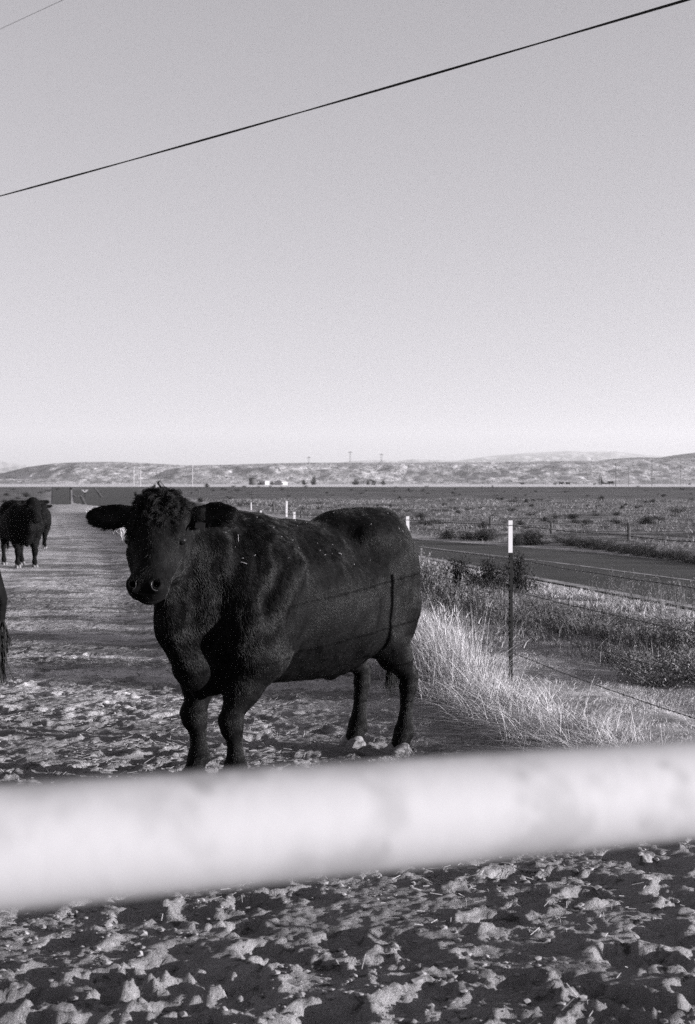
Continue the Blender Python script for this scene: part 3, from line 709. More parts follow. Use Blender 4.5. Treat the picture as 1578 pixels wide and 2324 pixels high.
# the other cattle share one coarser animal
cow, cV, cF, cT, cR = make_cattle('cow', 0.018, (1.15, 0.04, 1.45), R(4), R(58), ((0.70, 0.17), (0.62, -0.17), (-0.52, 0.19), (-0.58, -0.18)), 0 if DEV else 30000, 0.0, False)
def copy_tree(o, parent=None):
    c = o.copy(); C.objects.link(c); c.parent = parent
    for ch in list(o.children): copy_tree(ch, c)
    return c
def place(o, x, y, ang, s=1.0):
    o.location = (x, y, float(Hz(x, y)[0])); o.rotation_euler = (0, 0, ang); o.scale = (s, s, s); return o
place(cow, PX(43, 27.0), 27.0, math.atan2(-0.89, 0.44), 0.89)
tag(cow, 'black cow facing the camera on the dirt lane, far left', 'cow', 'black cattle standing on the dirt lane')
c2 = copy_tree(cow); place(c2, PX(88, 34.5), 34.5, math.atan2(-0.95, 0.25), 0.74)
tag(c2, 'black cow mostly hidden behind another cow on the lane, one ear and shoulder showing', 'cow', 'black cattle standing on the dirt lane')
c3 = copy_tree(cow); place(c3, -2.318, 6.35, math.pi, 0.92)
for ch in c3.children:
    if ch.name.startswith('tail'): ch.scale = (1.0, 2.0, 0.62); ch.location = (0, 0, 0.505)
tag(c3, 'black cow at the left picture edge with only its tail tip in view', 'cow', 'black cattle standing on the dirt lane')

def world_of(x, y, z=0):   # bull local -> world
    c, s_ = math.cos(BYAW), math.sin(BYAW); return np.array([BX + x * c - y * s_, BY + x * s_ + y * c, z])

# straw flecks caught in the coat of the bull
nrm = vert_normals(bV, bF); rs = np.random.RandomState(21); mb = MB()
cand = np.where((bV[:, 2] > 1.08) & (nrm[:, 2] > 0.3) & (bV[:, 1] > -0.2) & (bV[:, 0] < 0.75))[0]; cand2 = np.where((bV[:, 1] > 0.02) & (bV[:, 2] > 0.55) & (nrm[:, 1] > 0.2) & (bV[:, 0] < 0.8))[0]
for k in range(60):
    cc = cand if k < 120 else cand2; i = cc[rs.randint(len(cc))]
    n0 = nrm[i]; d = rs.normal(size=3); d -= n0 * (d @ n0); d /= np.linalg.norm(d); ln = rs.uniform(0.003, 0.012) if k % 11 else rs.uniform(0.02, 0.045)
    p = bV[i] + n0 * (0.010 + 0.004 * rs.rand()); q = [world_of(*(p - d * ln / 2)[:3]), world_of(*(p + n0 * 0.003)), world_of(*(p + d * ln / 2))]
    mb.tube(q, 0.0010, 4)
o = mb.build('straw_bits', M['straw']); tag(o, kind='stuff')

# ------------------------------------------------------------------ near barbed wire fence
fence = empty('barbed_wire_fence', (fx(10.8), 10.8, 0)); tag(fence, 'barbed wire fence on dark steel posts with white painted tops along the lane', 'fence')
fr = np.array([fx(10.8), 10.8, 0])
HW = [1.235, 0.98, 0.74, 0.50, 0.27]
pd = [1.2, 4.2, 7.37] + [10.8 + 3.1 * k for k in range(0, 12)]
ang = math.atan2(1, FB)           # fence direction
def ph(d): return 1.272 - 0.0128 * max(0, min(d, 30) - 10.8)
for k, d in enumerate(pd):
    x = fx(d); zb = float(Hz(x, d)[0]) if d < 40 else 0.0
    c, s_ = math.cos(ang - math.pi / 2), math.sin(ang - math.pi / 2)
    h_ = ph(d); lean = rs.normal(0, 0.008) if k != 3 else 0.004
    mb = MB()
    def tprof(z0, z1, mb, e=0.0):
        # T section: flange facing the lane, web behind
        for (cx_, cy_, wx, wy) in ((0, 0, 0.031 + e, 0.007 + e), (0, 0.009, 0.007 + e, 0.011 + e)):
            mb.box((x - fr[0] + cx_ * c - cy_ * s_ - lean * (z0 + z1) / 2, d - fr[1] + cx_ * s_ + cy_ * c, (z0 + z1) / 2), (wx, wy, z1 - z0), ang - math.pi / 2)
    cap = 0.245
    tprof(zb - 0.2, h_ - cap, mb)
    for j in range(26 if d < 30 else 0):
        z = 0.10 + j * 0.045
        if z < h_ - cap - 0.02: mb.box((x - fr[0] - 0.006 * -s_ * 0 + 0.0065 * s_ - lean * z, d - fr[1] - 0.0065 * c, z), (0.014, 0.008, 0.012), ang - math.pi / 2)
    p_ = mb.build('post', M['steel'], fence)
    mb = MB(); tprof(h_ - cap, h_, mb, 0.0015); mb.build('white_top' if d < 30 else 'top', M['white'] if d < 30 else M['steel'], p_)
    if d < 30:
        for hw in HW:
            mb = MB(); t = np.linspace(0, 2 * math.pi * 1.5, 16); mb.tube(np.stack([x - fr[0] + 0.024 * np.cos(t), d - fr[1] + 0.024 * np.sin(t), hw - 0.006 + t * 0.0012], 1), 0.0016, 4)
            mb.build('wire_clip', M['wire'], p_)
for wi, hw in enumerate(HW):
    mb = MB(); dd = np.arange(1.6, 62, 0.035); rem = ((dd - 1.5) / 3.1) % 1.0
    sag = (0.004 + 0.002 * wi) * 4 * rem * (1 - rem); hh = hw - 0.0125 * np.clip(np.minimum(dd, 30) - 10.8, 0, 99) * (hw / 1.24)
    wob = 0.006 * perlin(dd * 1.3, dd * 0 + wi)
    for ph_ in (0, math.pi):
        a_ = dd * 2 * math.pi / 0.075 + ph_ if False else dd * 2 * math.pi / 0.14 + ph_
        P = np.stack([fx(dd) - fr[0] + 0.0022 * np.cos(a_), dd - fr[1] + 0 * dd, hh - sag + wob + 0.0022 * np.sin(a_)], 1)
        mb.tube(P, 0.0019, 4, False)
    for db in np.arange(1.7 + 0.03 * wi, 30, 0.125):
        i = np.searchsorted(dd, db); c0 = np.array([fx(db) - fr[0], db - fr[1], hh[i] - sag[i] + wob[i]])
        for q in range(2):
            v = rs.normal(size=3); v[1] *= 0.3; v /= np.linalg.norm(v); mb.tube([c0 - v * 0.013, c0 + v * 0.013], [0.0012, 0.0012], 4)
        mb.tube([c0 - np.array([0, 0.006, 0]), c0 + np.array([0, 0.006, 0])], 0.0045, 5)
    mb.build('wire', M['wire'], fence)

# fence beyond the road
ff = [(2100, 1300, 70), (1860, 1262, 52), (1428, 1229, 42), (1252, 1212, 26), (1113, 1199, 28), (684, 1176, 18), (649, 1173, 36), (622, 1165, 26), (570, 1158, 18), (516, 1149, 18), (452, 1126, 13), (430, 1121, 10)]
bp = [gp(x_, y_) for x_, y_, _ in ff]
farf_ = empty('roadside_fence', tuple(bp[2])); tag(farf_, 'sparse old post fence beyond the far side of the road', 'fence')
tops = []
for (x_, y_, h_), p in zip(ff, bp):
    hh_ = h_ * p[1] / FP; mb = MB(); q = p - bp[2]; lean = rs.normal(0, 0.02)
    mb.tube([q + np.array([0, 0, -0.2]), q + np.array([lean * hh_, 0, hh_])], 0.045 if x_ not in (649,) else 0.07, 7)
    mb.build('post', M['poleL'] if x_ in (649, 570) else M['wood'], farf_); tops.append(q + np.array([lean * hh_, 0, hh_]))
for f in (0.9, 0.55):
    mb = MB()
    for i in range(len(tops) - 1):
        a_, b__ = tops[i].copy(), tops[i + 1].copy()
        a_[2] = (bp[i] - bp[2])[2] * (1 - f) + a_[2] * f; b__[2] = (bp[i + 1] - bp[2])[2] * (1 - f) + b__[2] * f
        t = np.linspace(0, 1, 8)[:, None]; P = a_ * (1 - t) + b__ * t; P[:, 2] -= 0.06 * (4 * t * (1 - t))[:, 0]; mb.tube(P, 0.003, 4, False)
    mb.build('wire', M['wire'], farf_)

# ------------------------------------------------------------------ white pipe gate right in front of the camera
def raypt(x, y, d): return np.array([PX(x, d), d, PZ(y, d)])
pL = raypt(0, 1924, 0.685); pRr = raypt(1578, 1791, 0.885)
dv = (pRr - pL) / np.linalg.norm(pRr - pL); mid = (pL + pRr) / 2
gate = empty('pipe_gate', (mid[0], mid[1], 0)); tag(gate, 'white painted steel pipe gate crossing right in front of the camera, out of focus', 'gate')
g0 = np.array([mid[0], mid[1], 0]); flat = np.array([dv[0], dv[1], 0]); flat /= np.linalg.norm(flat)
A_ = mid - dv * 1.75 - g0; B_ = mid + dv * 2.35 - g0
mb = MB(); n = 60; t = np.linspace(0, 1, n)[:, None]; mb.tube(A_ * (1 - t) + B_ * t, 0.0302, 40); mb.build('top_rail', M['pipe'], gate, True)
for zz in (1.08, 0.80, 0.52, 0.24):
    mb = MB(); a_ = A_.copy(); b__ = B_.copy(); a_[2] -= mid[2] - zz; b__[2] -= mid[2] - zz; mb.tube(a_ * (1 - t) + b__ * t, 0.024, 20); mb.build('rail', M['pipe'], gate, True)
for e_ in (A_, B_):
    mb = MB(); mb.tube([np.array([e_[0], e_[1], -0.3]), np.array([e_[0], e_[1], 0.6]), np.array([e_[0], e_[1], e_[2] + 0.03])], 0.032, 20); mb.build('gate_post', M['pipe'], gate, True)

# ------------------------------------------------------------------ overhead cables
def cable(name, x0, y0, d0, x1, y1, d1, r, lab, twist=False, sag=0.0):
    a_ = raypt(x0, y0, d0); b__ = raypt(x1, y1, d1); v = b__ - a_; a2 = a_ - v * 1.2; b2 = b__ + v * 0.7; n = 260; t = np.linspace(0, 1, n)[:, None]
    P = a2 * (1 - t) + b2 * t; org = P[n // 2].copy(); tm = (t[:, 0] * 2.9 - 1.2); P[:, 2] += sag * ((tm - 0.5) ** 2 - 0.25)
    mb = MB()
    if twist:
        s = t[:, 0] * 5 * 2 * math.pi
        for ph_ in (0, math.pi):
            Q = P + np.stack([0 * s, np.cos(s + ph_), np.sin(s + ph_)], 1) * r * 0.45; mb.tube(Q - org, r * 0.72, 8)
    else: mb.tube(P - org, r, 8)
    o = mb.build(name, M['cable'], None, True); o.location = org; tag(o, lab, 'cable')
cable('power_cable', 0, 445, 21.0, 1578, -6, 12.5, 0.0115, 'thick black twisted power cable crossing the whole sky on a slant', True, 0.10)
cable('power_cable', 0, 66, 44.0, 145, -1, 42.0, 0.006, 'thin faint cable cutting the upper left corner of the sky')

# ------------------------------------------------------------------ grass
def blades(name, base, hgt, lean, w, tone, mat, seg=3, curl=0.5, parent=None):
    """base (n,3); hgt (n); lean (n,2) horizontal offset of the tip as a share of the height"""
    n = len(base); t = np.linspace(0, 1, seg + 1)
    lx = lean[:, 0:1] * hgt[:, None] * t[None] ** (1 + curl); ly = lean[:, 1:2] * hgt[:, None] * t[None] ** (1 + curl)
    ll = np.hypot(lean[:, 0], lean[:, 1])[:, None]; z = hgt[:, None] * t[None] * (1 - 0.32 * np.clip(ll, 0, 2.2) * t[None])
    ctr = base[:, None] + np.stack([lx, ly, z], -1)
    a = RS.rand(n) * math.pi; wd = np.stack([np.cos(a), np.sin(a), 0 * a], 1)[:, None] * (w[:, None] * (1 - 0.85 * t[None]))[..., None] / 2
    V = np.stack([ctr - wd, ctr + wd], 2).reshape(n, -1, 3); m_ = 2 * (seg + 1)
    i = (np.arange(n) * m_)[:, None]; k = np.arange(seg)[None] * 2
    Q = np.stack([i + k, i + k + 1, i + k + 3, i + k + 2], -1).reshape(-1, 4)
    o = mesh_obj(name, V.reshape(-1, 3), Q, mat, parent, False, {'tone': np.repeat(tone, m_)})
    return o
def pts_in(n, fn, xr, yr):
    out = []; c = 0
    while c < n:
        x = RS.uniform(*xr, n * 2); y = RS.uniform(*yr, n * 2); p = fn(x, y); k = RS.rand(n * 2) < p; out.append(np.stack([x[k], y[k]], 1)); c += k.sum()
    return np.vstack(out)[:n]
if not DEV or DEV == 'veg':
    def base3(P): return np.stack([P[:, 0], P[:, 1], Hz(P[:, 0], P[:, 1]) - 0.01], 1)
    # tall pale clumps along the wire
    n = 30000
    def dens(x, y):
        e = x - fx(y); c = fbm(x * 1.3, y * 1.3, 2, 71); return np.clip(0.75 + 1.2 * c, 0.03, 1) * sstep(-0.95, -0.55, e) * (1 - sstep(-0.45, -0.22, e)) * sstep(10.0, 10.8, y) * (1 - np.exp(-((x - 1.15) ** 2 + (y - 10.4) ** 2) / 0.16)) * (1 - 0.85 * sstep(12.4, 15, y))
    P = pts_in(n, dens, (-2, 2.6), (9.4, 17)); b3 = base3(P)
    cl = fbm(P[:, 0] * 0.9, P[:, 1] * 0.9, 2, 81); h_ = RS.uniform(0.22, 0.60, n) * (0.9 + 0.6 * cl); h_ = np.clip(h_, 0.08, 0.78)
    lean = np.stack([-0.1 + 0.6 * fbm(P[:, 0] * 2, P[:, 1] * 2, 1, 91) + RS.normal(0, 0.33, n), RS.normal(0, 0.33, n)], 1)
    o = blades('tall_dry_grass', b3, h_, lean, RS.uniform(0.0016, 0.0038, n), np.clip(RS.normal(0.1, 0.5, n), 0, 1), M['grass'], 4); tag(o, kind='stuff')
    sel = RS.rand(n) < 0.22; k_ = int(sel.sum()); hs_, ls_ = h_[sel], lean[sel]; ll_ = np.hypot(ls_[:, 0], ls_[:, 1])
    tip = b3[sel] + np.stack([ls_[:, 0] * hs_ * 0.9, ls_[:, 1] * hs_ * 0.9, hs_ * 0.93 * (1 - 0.30 * np.clip(ll_, 0, 2.2))], 1)
    o = blades('grass_seed_heads', tip, RS.uniform(0.04, 0.09, k_), ls_ * 1.3 + RS.normal(0, 0.3, (k_, 2)), RS.uniform(0.003, 0.007, k_), np.clip(RS.normal(0.1, 0.3, k_), 0, 1), M['grass'], 2); tag(o, kind='stuff')
    # matted short grass near and beyond the wire
    n = 80000
    def dens(x, y):
        e = x - fx(y); c = fbm(x * 1.6, y * 1.6, 2, 72); return np.clip(0.45 + 1.2 * c, 0.04, 1) * (1 - 0.8 * np.exp(-((x - 1.2) ** 2 + (y - 10.35) ** 2) / 0.10)) * sstep(-0.75 + 0.25 * fbm(x * 2, y * 2, 1, 5), -0.45, e) * (1 - sstep(1.4, 2.6, e)) * (1 - 0.7 * sstep(12, 17, y))
    P = pts_in(n, dens, (-1, 6), (6.3, 17)); b3 = base3(P); b3[:, 2] += RS.rand(n) * 0.03
    fl_ = fbm(P[:, 0] * 1.1, P[:, 1] * 1.1, 2, 93) * 5
    lean = np.stack([np.cos(fl_), np.sin(fl_)], 1) * RS.uniform(0.3, 2.2, n)[:, None] + RS.normal(0, 0.5, (n, 2))
    o = blades('matted_dry_grass', b3, RS.uniform(0.03, 0.11, n) * (1 + 0.6 * np.clip(fbm(P[:, 0], P[:, 1], 2, 97), 0, 1)) * (1 - 0.62 * sstep(-0.2, 0.3, P[:, 0] - fx(P[:, 1]))) * (1 - 0.3 * sstep(0.3, 0.8, P[:, 0] - fx(P[:, 1]))), lean, RS.uniform(0.0022, 0.0048, n), np.clip(RS.normal(0.2, 0.4, n), 0, 1), M['grass'], 3); tag(o, kind='stuff')
    # long bent straws on the lane side of the wire
    n = 2600
    P = pts_in(n, lambda x, y: sstep(-0.95, -0.6, x - fx(y)) * (1 - sstep(-0.4, -0.1, x - fx(y))), (0, 3), (7.4, 10.4)); b3 = base3(P); b3[:, 2] += 0.02
    lean = np.stack([RS.normal(-0.4, 1.3, n), RS.normal(-0.2, 1.0, n)], 1)
    o = blades('bent_straw_grass', b3, RS.uniform(0.15, 0.34, n), lean, RS.uniform(0.003, 0.005, n), np.clip(RS.normal(0.0, 0.2, n), 0, 1), M['grass'], 4); tag(o, kind='stuff')
    # pale verge grass along the rest of the fence
    n = 26000
    P = pts_in(n, lambda x, y: sstep(-1.5, -0.9, x - fx(y)) * (1 - sstep(0.0, 0.8, x - fx(y))) * (30 / (y + 12)), (-14, 1.5), (15, 75)); b3 = base3(P)
    o = blades('verge_grass', b3, RS.uniform(0.12, 0.42, n), RS.normal(0, 0.4, (n, 2)), RS.uniform(0.004, 0.012, n) * (P[:, 1] / 18), np.clip(RS.normal(0.25, 0.3, n), 0, 1), M['grass'], 2); tag(o, kind='stuff')
    # pale tufts and gravelly litter along the near shoulder of the road
    srt = np.argsort(rn[:, 1]); rny, rnx = rn[srt, 1], rn[srt, 0]; n = 16000
    P = pts_in(n, lambda x, y: sstep(-1.3, -0.9, x - np.interp(y, rny, rnx)) * (1 - sstep(-0.32, -0.2, x - np.interp(y, rny, rnx))) * np.clip(0.3 + 1.6 * fbm(x * 1.1, y * 1.1, 2, 79), 0.02, 1), (1, 6), (15, 30)); b3 = base3(P)
    o = blades('shoulder_grass', b3, RS.uniform(0.03, 0.12, n), RS.normal(0, 0.9, (n, 2)), RS.uniform(0.006, 0.014, n), np.clip(RS.normal(0.15, 0.4, n), 0, 1), M['grass'], 2); tag(o, kind='stuff')
    # mixed green and dry growth between the fence and the road
    def nearroad(y): return np.interp(y, rn[::-1, 1][::1], rn[::-1, 0]) if rn[-1, 1] < rn[0, 1] else np.interp(y, rn[:, 1], rn[:, 0])
    srt = np.argsort(rn[:, 1]); rny, rnx = rn[srt, 1], rn[srt, 0]
    def zone(x, y): return sstep(0.5, 1.3, x - fx(y) - 0.9 * (1 - sstep(10, 14, y))) * (1 - sstep(-2.0, -1.3, x - np.interp(y, rny, rnx)))
    n = 30000
    P = pts_in(n, lambda x, y: zone(x, y) * np.clip(0.6 + fbm(x * 0.8, y * 0.8, 2, 75), 0.05, 1) * np.clip(18 / y, 0, 1), (-8, 7), (9, 60)); b3 = base3(P)
    o = blades('roadside_weed_grass', b3, RS.uniform(0.07, 0.26, n), RS.normal(0, 0.45, (n, 2)), RS.uniform(0.004, 0.010, n), np.clip(RS.normal(0.5, 0.35, n), 0, 1), M['weed'], 3); tag(o, kind='stuff')
    # tufts of pale grass in the field beyond the road
    srf = np.argsort(rf[:, 1]); rfy, rfx = rf[srf, 1], rf[srf, 0]
    n = 52000
    P = pts_in(n, lambda x, y: sstep(0.4, 1.4, x - np.interp(y, rfy, rfx)) * np.clip(0.35 + 1.4 * fbm(x * 0.22, y * 0.15, 3, 77), 0.02, 1) * np.clip((32 / y) ** 1.2, 0, 1) * (np.abs(x) < 0.32 * y + 3), (-40, 45), (25, 130)); b3 = base3(P)
    o = blades('field_grass', b3, RS.uniform(0.06, 0.20, n), RS.normal(0, 1.0, (n, 2)), 0.008 * P[:, 1] / 30 * RS.uniform(0.6, 1.4, n), np.clip(RS.normal(0.85, 0.25, n), 0, 1), M['grass'], 2); tag(o, kind='stuff')

    # ---------------------------------------------------------------- shrubs
    def shrub_parts(kind, seed):
        r = np.random.RandomState(seed); st = MB(); LV = []; 
        n_st = {'weed': 34, 'round': 70, 'stalk': 16, 'low': 40}[kind]
        lv_n = {'weed': 60, 'round': 70, 'stalk': 7, 'low': 60}[kind]
        for i in range(n_st):
            a = r.rand() * 6.28; rad = r.rand() ** 0.5
            if kind == 'weed': tip = np.array([math.cos(a) * rad * 0.45, math.sin(a) * rad * 0.45, r.uniform(0.55, 1.0) * (1 - 0.35 * rad)])
            elif kind == 'round':
                el_ = r.uniform(0.02, 1.5); tip = np.array([math.cos(a) * math.cos(el_) * 0.6, math.sin(a) * math.cos(el_) * 0.6, 0.1 + math.sin(el_) * 0.85]) * r.uniform(0.7, 1.05)
            elif kind == 'stalk': tip = np.array([math.cos(a) * rad * 0.5, math.sin(a) * rad * 0.5, r.uniform(0.6, 1.0)])
            else: tip = np.array([math.cos(a) * rad * 0.8, math.sin(a) * rad * 0.8, r.uniform(0.5, 1.0) * (1 - 0.5 * rad)])
            b0 = np.array([tip[0] * 0.15, tip[1] * 0.15, -0.02]); mdp = b0 * 0.45 + tip * 0.55 + r.normal(0, 0.04, 3); P = resample([b0, mdp, tip], 6)
            st.tube(P, np.linspace(0.007, 0.003, 6) if kind != 'stalk' else np.linspace(0.006, 0.003, 6), 3, False)
            if kind == 'stalk':
                for _ in range(4):
                    q = P[r.randint(2, 6)]; e_ = q + np.array([r.normal(0, 0.10), r.normal(0, 0.10), abs(r.normal(0.08, 0.04))]); st.tube([q, e_], 0.003, 3, False); LV.append((e_, 0.018, 0.3))
            for _ in range(lv_n):
                f = r.rand() ** 0.7; q = np.array([np.interp(f * 5, np.arange(6), P[:, k]) for k in range(3)]) + r.normal(0, 0.03 + 0.035 * (kind in ('round', 'low')), 3)
                if q[2] > 0: LV.append((q, r.uniform(0.012, 0.030), r.rand()))
        k = len(LV); c = np.array([l[0] for l in LV]); s_ = np.array([l[1] for l in LV])[:, None]; e1 = r.normal(size=(k, 3)); e1 /= np.linalg.norm(e1, axis=1)[:, None]
        e1[:, 2] = np.abs(e1[:, 2]) + 0.3; e2 = np.cross(e1, r.normal(size=(k, 3))); e2 /= np.linalg.norm(e2, axis=1)[:, None]
        V = np.stack([c - e1 * s_, c + e2 * s_ * 0.4, c + e1 * s_ * 1.2, c - e2 * s_ * 0.4], 1).reshape(-1, 3)
        return st, V, np.arange(4 * k).reshape(-1, 4), np.repeat(np.array([l[2] for l in LV]), 4)
    protos = {}
    def proto(kind, v, dark=False):
        key = (kind, v, dark)
        if key not in protos:
            st, V, Q, tone = shrub_parts(kind, hash(kind) % 7 * 0 + v * 31 + {'weed': 1, 'round': 2, 'stalk': 3, 'low': 4}[kind])
            a_ = st.build('stems', M['stem'] if not dark else M['wood']); b__ = mesh_obj('foliage', V, Q, M['bush'] if dark else M['weed'], None, False, {'tone': tone})
            C.objects.unlink(a_); C.objects.unlink(b__); protos[key] = (a_.data, b__.data); bpy.data.objects.remove(a_); bpy.data.objects.remove(b__)
        return protos[key]
    def shrub(name, kind, v, x, y, h, w, label, group, dark=False):
        md = proto(kind, v, dark); root = empty(name, (x, y, float(Hz(x, y)[0])), RS.rand() * 6.28); root.scale = (w, w, h)
        for nm, me in zip(('stems', 'foliage'), md):
            c_ = bpy.data.objects.new(nm, me); C.objects.link(c_); c_.parent = root
        return tag(root, label, 'shrub' if name != 'weed' else 'weed', group)
    # dark thicket behind the wire: (picture x of base, y of base, height px, width px, kind)
    W_ = [(985, 1372, 138, 90, 'weed'), (1030, 1392, 122, 90, 'weed'), (960, 1330, 98, 80, 'weed'), (1080, 1402, 95, 90, 'weed'), (1045, 1340, 84, 100, 'round'), (1112, 1348, 88, 100, 'round'),
          (1140, 1415, 80, 100, 'weed'), (1010, 1330, 84, 80, 'weed'), (925, 1330, 98, 80, 'weed'), (1175, 1345, 94, 105, 'round'), (1205, 1425, 78, 100, 'weed'), (1262, 1436, 80, 100, 'weed'), (1318, 1440, 84, 110, 'low'),
          (1375, 1455, 86, 110, 'weed'), (1430, 1470, 92, 110, 'weed'), (1490, 1480, 96, 120, 'weed'), (1548, 1490, 100, 120, 'weed'), (1600, 1500, 110, 120, 'weed'),
          (1235, 1392, 66, 100, 'low'), (1300, 1410, 70, 110, 'low'), (1368, 1420, 76, 110, 'low'), (1410, 1428, 70, 90, 'weed'), (1465, 1440, 76, 100, 'weed'), (1525, 1450, 80, 100, 'weed'), (1590, 1460, 80, 110, 'weed'),
          (1490, 1556, 92, 150, 'low'), (1580, 1550, 90, 150, 'low'), (1650, 1560, 100, 160, 'low'), (1445, 1530, 66, 110, 'low'), (1540, 1520, 70, 110, 'weed'), (1205, 1372, 40, 60, 'low'), (1345, 1478, 40, 90, 'low'), (1400, 1500, 45, 90, 'low'),
          (870, 1300, 60, 70, 'weed'), (900, 1310, 60, 70, 'weed')]
    for i, (x_, y_, h_, w_, kd) in enumerate(W_):
        if 1195 < x_ < 1480 and y_ < 1480: h_ *= 0.72
        p = gp(x_, y_); s_ = p[1] / FP
        lab = {'weed': 'leafy grey green weed in the thicket between the wire fence and the road', 'round': 'rounded dark shrub at the near edge of the road', 'low': 'low bushy weed in the growth between the wire fence and the road'}[kd]
        if kd == 'round': lab = {1045: 'rounded dark shrub at the near road edge, closest to the rump of the bull', 1112: 'rounded dark shrub at the near road edge between the bull and the white topped post', 1175: 'rounded dark shrub right behind the white topped fence post at the near road edge'}[x_]
        shrub('shrub' if kd != 'weed' else 'weed', kd, i % 4, p[0], p[1], h_ * s_, w_ * s_ * 1.0, lab, {'weed': 'leafy weeds between fence and road', 'round': 'round shrubs by the near road edge', 'low': 'low bushy weeds between fence and road'}[kd], kd == 'round')
    for i, (x_, y_, h_) in enumerate([(1370, 1372, 75), (1400, 1385, 90), (1425, 1380, 84), (1450, 1390, 80), (1478, 1395, 85), (1505, 1400, 95), (1535, 1405, 100), (1565, 1410, 100), (1600, 1420, 110), (1220, 1365, 40), (1345, 1375, 60)]):
        p = gp(x_, y_); s_ = p[1] / FP; shrub('budding_weed', 'stalk', i % 3, p[0], p[1], h_ * s_, h_ * s_ * 0.7, 'thin stalky weed with small seed heads standing against the road', 'stalky weeds with seed heads at the road edge')
    # shrubs along the far road edge and scattered over the field
    Ff = [(1210, 1238, 36, 92), (1178, 1240, 26, 40), (1100, 1229, 28, 80), (1065, 1226, 18, 50), (1020, 1224, 20, 50)] + [(x_, 1226 + (x_ - 1235) * 0.145, 26 + 6 * math.sin(x_ * 0.07), 62) for x_ in range(1290, 1700, 26)] + [(x_, 1232 + (x_ - 1235) * 0.14, 16, 46) for x_ in range(1300, 1680, 31)]
    for i, (x_, y_, h_, w_) in enumerate(Ff):
        p = gp(x_, y_); p = p + np.array([0, 0.35, 0]); s_ = p[1] / FP
        shrub('roadside_shrub', 'round' if i < 5 else 'low', i % 4, p[0], p[1], h_ * s_ * 1.1, w_ * s_ * 0.95, 'dark tangled shrub in the row along the far edge of the road' if i > 4 else ['big round tumbleweed at the far road edge, right of the white topped post', 'small shrub beside the big round tumbleweed at the far road edge', 'wide low shrub at the far road edge, left of the white topped post', 'small dark shrub left of the wide low one at the far road edge', 'small shrub nearest the rump of the bull at the far road edge'][i], 'dark shrubs in a row along the far road edge' if i > 4 else None, True)
    fieldb = [(1040, 1165, 9, 26), (1065, 1158, 12, 34), (1160, 1158, 8, 20), (1180, 1192, 14, 40), (1120, 1172, 8, 30), (1205, 1170, 12, 34), (1300, 1178, 14, 60), (1262, 1176, 10, 40), (1330, 1188, 12, 40), (1470, 1190, 20, 90), (1540, 1165, 20, 60), (1500, 1182, 14, 40), (1400, 1170, 10, 30), (1360, 1150, 8, 20),
              (745, 1155, 8, 24), (620, 1150, 9, 30), (700, 1146, 6, 20), (560, 1146, 10, 26), (590, 1168, 12, 28), (545, 1150, 16, 22), (640, 1112, 6, 18), (470, 1107, 9, 22), (530, 1108, 5, 20), (538, 1115, 8, 20), (742, 1120, 4, 14), (860, 1150, 8, 30), (900, 1160, 9, 34), (955, 1175, 12, 40), (990, 1160, 8, 26), (1000, 1190, 10, 40),
              (60, 1128, 12, 34), (95, 1120, 9, 26), (40, 1133, 8, 26), (15, 1125, 7, 28), (110, 1116, 8, 20), (130, 1112, 7, 16), (10, 1140, 8, 26), (30, 1112, 6, 20), (440, 1152, 16, 40), (470, 1160, 18, 44), (500, 1166, 16, 40), (530, 1172, 12, 36), (455, 1140, 12, 30), (420, 1140, 12, 40), (487, 1150, 12, 30)]
    rr = np.random.RandomState(4)
    for _ in range(150):
        y_ = 1109 + 95 * rr.rand() ** 1.9; x_ = rr.uniform(420, 1660); 
        if y_ > 1098 + (x_ - 250) * 0.155: continue
        hh_ = (3 + (y_ - 1100) * 0.11) * rr.uniform(0.6, 1.2); fieldb.append((x_, y_, hh_, hh_ * rr.uniform(2.0, 3.6)))
    for i, (x_, y_, h_, w_) in enumerate(fieldb):
        p = gp(x_, y_); s_ = p[1] / FP; md = proto('low' if i % 3 else 'round', i % 4, True)
        o = bpy.data.objects.new('scrub_bush', md[1]); C.objects.link(o); o.location = p; o.rotation_euler = (0, 0, rr.rand() * 6); o.scale = (w_ * s_ * 0.62, w_ * s_ * 0.62, h_ * s_)
        tag(o, 'dark low scrub bush scattered over the dry field', 'bush', 'scrub bushes scattered over the dry field')

    # ---------------------------------------------------------------- litter on the lane
    n = 9000
    P = pts_in(n, lambda x, y: (np.abs(x) < 0.28 * y + 0.4) * (x < fx(y) - 0.4) * np.clip(0.15 + 1.5 * fbm(x * 0.8, y * 0.8, 2, 88) + 0.7 * sstep(6.5, 8.5, y), 0.03, 1) * np.clip(9 / y, 0, 1), (-6, 3), (3.7, 20))
    z0 = Hz(P[:, 0], P[:, 1]); a = RS.rand(n) * 6.28; ln = RS.uniform(0.02, 0.08, n) * np.interp(P[:, 1], [4, 8], [0.55, 1.0]); d = np.stack([np.cos(a), np.sin(a)], 1) * ln[:, None] / 2
    za = Hz(P[:, 0] - d[:, 0], P[:, 1] - d[:, 1]) + RS.uniform(0.002, 0.012, n); zb = Hz(P[:, 0] + d[:, 0], P[:, 1] + d[:, 1]) + RS.uniform(0.002, 0.022, n)
    A = np.stack([P[:, 0] - d[:, 0], P[:, 1] - d[:, 1], za], 1); B = np.stack([P[:, 0] + d[:, 0], P[:, 1] + d[:, 1], zb], 1)
    w = np.stack([-np.sin(a), np.cos(a), 0 * a], 1) * (np.interp(P[:, 1], [4, 8], [0.0009, 0.0017]))[:, None]; u = np.array([0, 0, 0.0018])
    V = np.stack([A - w, A + w, A + u, B - w, B + w, B + u], 1).reshape(-1, 3); i = np.arange(n)[:, None] * 6
    Q = np.vstack([i + np.array([[0, 3, 5, 2]]), i + np.array([[1, 2, 5, 4]])])
